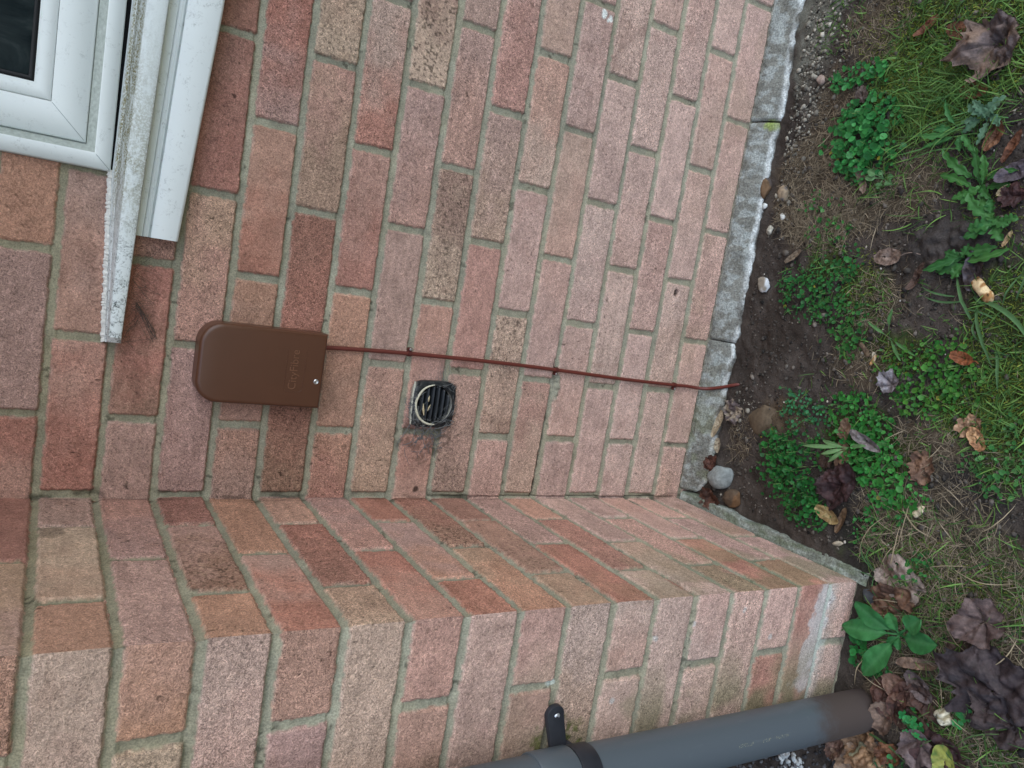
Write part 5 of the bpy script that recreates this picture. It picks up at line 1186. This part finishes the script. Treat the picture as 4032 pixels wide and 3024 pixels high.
def rosette(label, u, v, leaves, name='broad_leaved_weed', cat='weed', group=None, base=.004, c0=(48, 118, 54), c1=(60, 134, 62), shape='plain', crease=.25):
    c = spot(u, v); root = empty(name, tuple(c), label, cat, group); g = float(ground_z(c[0], c[1])) + base
    for i, lf in enumerate(leaves):
        u1, v1, wd, lift, arch = lf[:5]; e = spot(u1, v1); d = e - c; L = np.hypot(d[0], d[1]) * 1.08; k = random.random()
        lob = (lf[5] if len(lf) > 5 else shape) == 'lobed'; az_ = random.uniform(-.35, .35) if lob else 0; L *= random.uniform(.8, 1.25) if lob else 1
        V, q, cc = leaf_blade((c[0] + (random.uniform(-.008, .008) if lob else 0), c[1] + (random.uniform(-.008, .008) if lob else 0), g + (random.uniform(0, .01) if lob else 0)), math.atan2(d[1], d[0]) + az_, L, wd * PXM * (random.uniform(.7, 1.1) if lob else 1), arch, lf[5] if len(lf) > 5 else shape, lin(c0) * (1 - k) + lin(c1) * k, crease, lift, random.uniform(-.9, .9) if lob else random.uniform(-.25, .25), seed=int(u + i * 7))
        Vb = V.copy(); Vb[:, 2] -= .0003
        link('leaf', mesh_np('leaf', np.vstack([V, Vb]), np.vstack([q, q[:, ::-1] + len(V)]), cols=np.vstack([cc, cc])), MAT_FOLI, root)
    return root
rosette('broad-leaved plant with long smooth green leaves at the foot of the pier', 1950, 1370, [(1846, 1345, 38, .5, .65), (1870, 1307, 34, .55, .6), (1934, 1322, 27, .55, .7), (2004, 1334, 36, .5, .5, 'spoon'), (2034, 1400, 40, .4, .5), (1896, 1460, 40, .45, .6), (1952, 1402, 16, .6, .9), (1925, 1390, 15, .5, .9)], base=.012, c0=(44, 104, 54), c1=(62, 126, 68))
LW = 'lobed-leaved weeds at the right edge'
rosette('lobed green weed with leaves spreading flat beside the bluish clod', 2125, 400, [(2060, 425, 26, .3, .4), (2080, 450, 24, .3, .4), (2052, 372, 22, .3, .4), (2075, 340, 24, .35, .4), (2110, 335, 20, .35, .4), (2150, 345, 22, .3, .4), (2190, 370, 24, .3, .4), (2160, 440, 26, .3, .4), (2110, 470, 26, .3, .4), (2190, 420, 22, .35, .4)], 'lobed_weed', group=LW, shape='lobed', c0=(46, 98, 46), c1=(66, 120, 56), base=.006)
rosette('lobed green weed with wide rounded leaves just below the cream leaf chip', 2160, 480, [(2110, 440, 34, .4, .5), (2135, 450, 34, .4, .5), (2200, 450, 30, .4, .5), (2100, 500, 34, .35, .5), (2120, 530, 28, .3, .5), (2180, 530, 34, .3, .4), (2212, 500, 34, .3, .4), (2170, 440, 30, .5, .6)], 'lobed_weed', group=LW, shape='lobed', c0=(52, 108, 54), c1=(76, 128, 64), base=.008)
rosette('lobed green weed tucked against the dark folded leaf', 2085, 560, [(2040, 590, 28, .35, .4), (2030, 610, 22, .3, .4), (2060, 600, 30, .35, .5), (2020, 580, 20, .3, .4), (2050, 545, 24, .3, .4), (2150, 560, 30, .3, .4), (2165, 590, 26, .3, .4), (2120, 545, 20, .4, .5)], 'lobed_weed', group=LW, shape='lobed', c0=(48, 102, 50), c1=(70, 122, 58), base=.008)
rosette('pale green young lobed weed reaching over bare soil below the round-leaved weed', 2080, 285, [(2020, 330, 20, .3, .4), (2005, 318, 16, .3, .4), (2060, 325, 22, .3, .4), (2035, 250, 18, .4, .5), (2046, 272, 20, .4, .4), (2100, 330, 20, .3, .4)], 'lobed_weed', group=LW, shape='lobed', c0=(52, 112, 58), c1=(76, 132, 70), base=.006)
rosette('grey-green crinkled thistle-like plant among grass', 2138, 262, [(2106, 240, 24, .4, .5), (2098, 270, 22, .35, .5), (2110, 295, 22, .35, .5), (2140, 305, 22, .35, .5), (2165, 285, 22, .4, .5), (2170, 250, 24, .4, .5), (2150, 225, 22, .5, .5), (2125, 230, 20, .55, .6), (2160, 205, 24, .4, .5)], 'thistle', shape='lobed', c0=(74, 112, 84), c1=(96, 132, 104), base=.01)
rosette('pale sprig with spoon-shaped leaves below the round-leaved weed', 1915, 388, [(1890, 370, 15, .5, .6, 'spoon'), (1882, 388, 14, .4, .5, 'spoon'), (1905, 410, 14, .4, .5, 'spoon'), (1932, 402, 15, .4, .5, 'spoon'), (1938, 383, 12, .4, .5, 'spoon'), (1912, 372, 12, .6, .6, 'spoon')], 'seedling', c0=(84, 128, 78), c1=(104, 146, 96), base=.006)
rosette('narrow pale green shoot lying across the fawn leaf', 1850, 968, [(1800, 958, 9, .5, .9), (1765, 965, 8, .4, .6), (1800, 985, 8, .4, .6), (1812, 1000, 8, .3, .6), (1890, 960, 8, .5, .7)], 'seedling', c0=(96, 138, 84), c1=(120, 158, 104), base=.022)
rosette('thin bright stalked seedling rising between the fawn leaf and bare soil', 1930, 730, [(1938, 672, 8, .5, .8, 'spoon'), (1890, 700, 6, .4, .5), (1960, 775, 7, .4, .6), (1985, 770, 6, .3, .5)], 'seedling', c0=(72, 118, 66), c1=(92, 136, 80), base=.006)
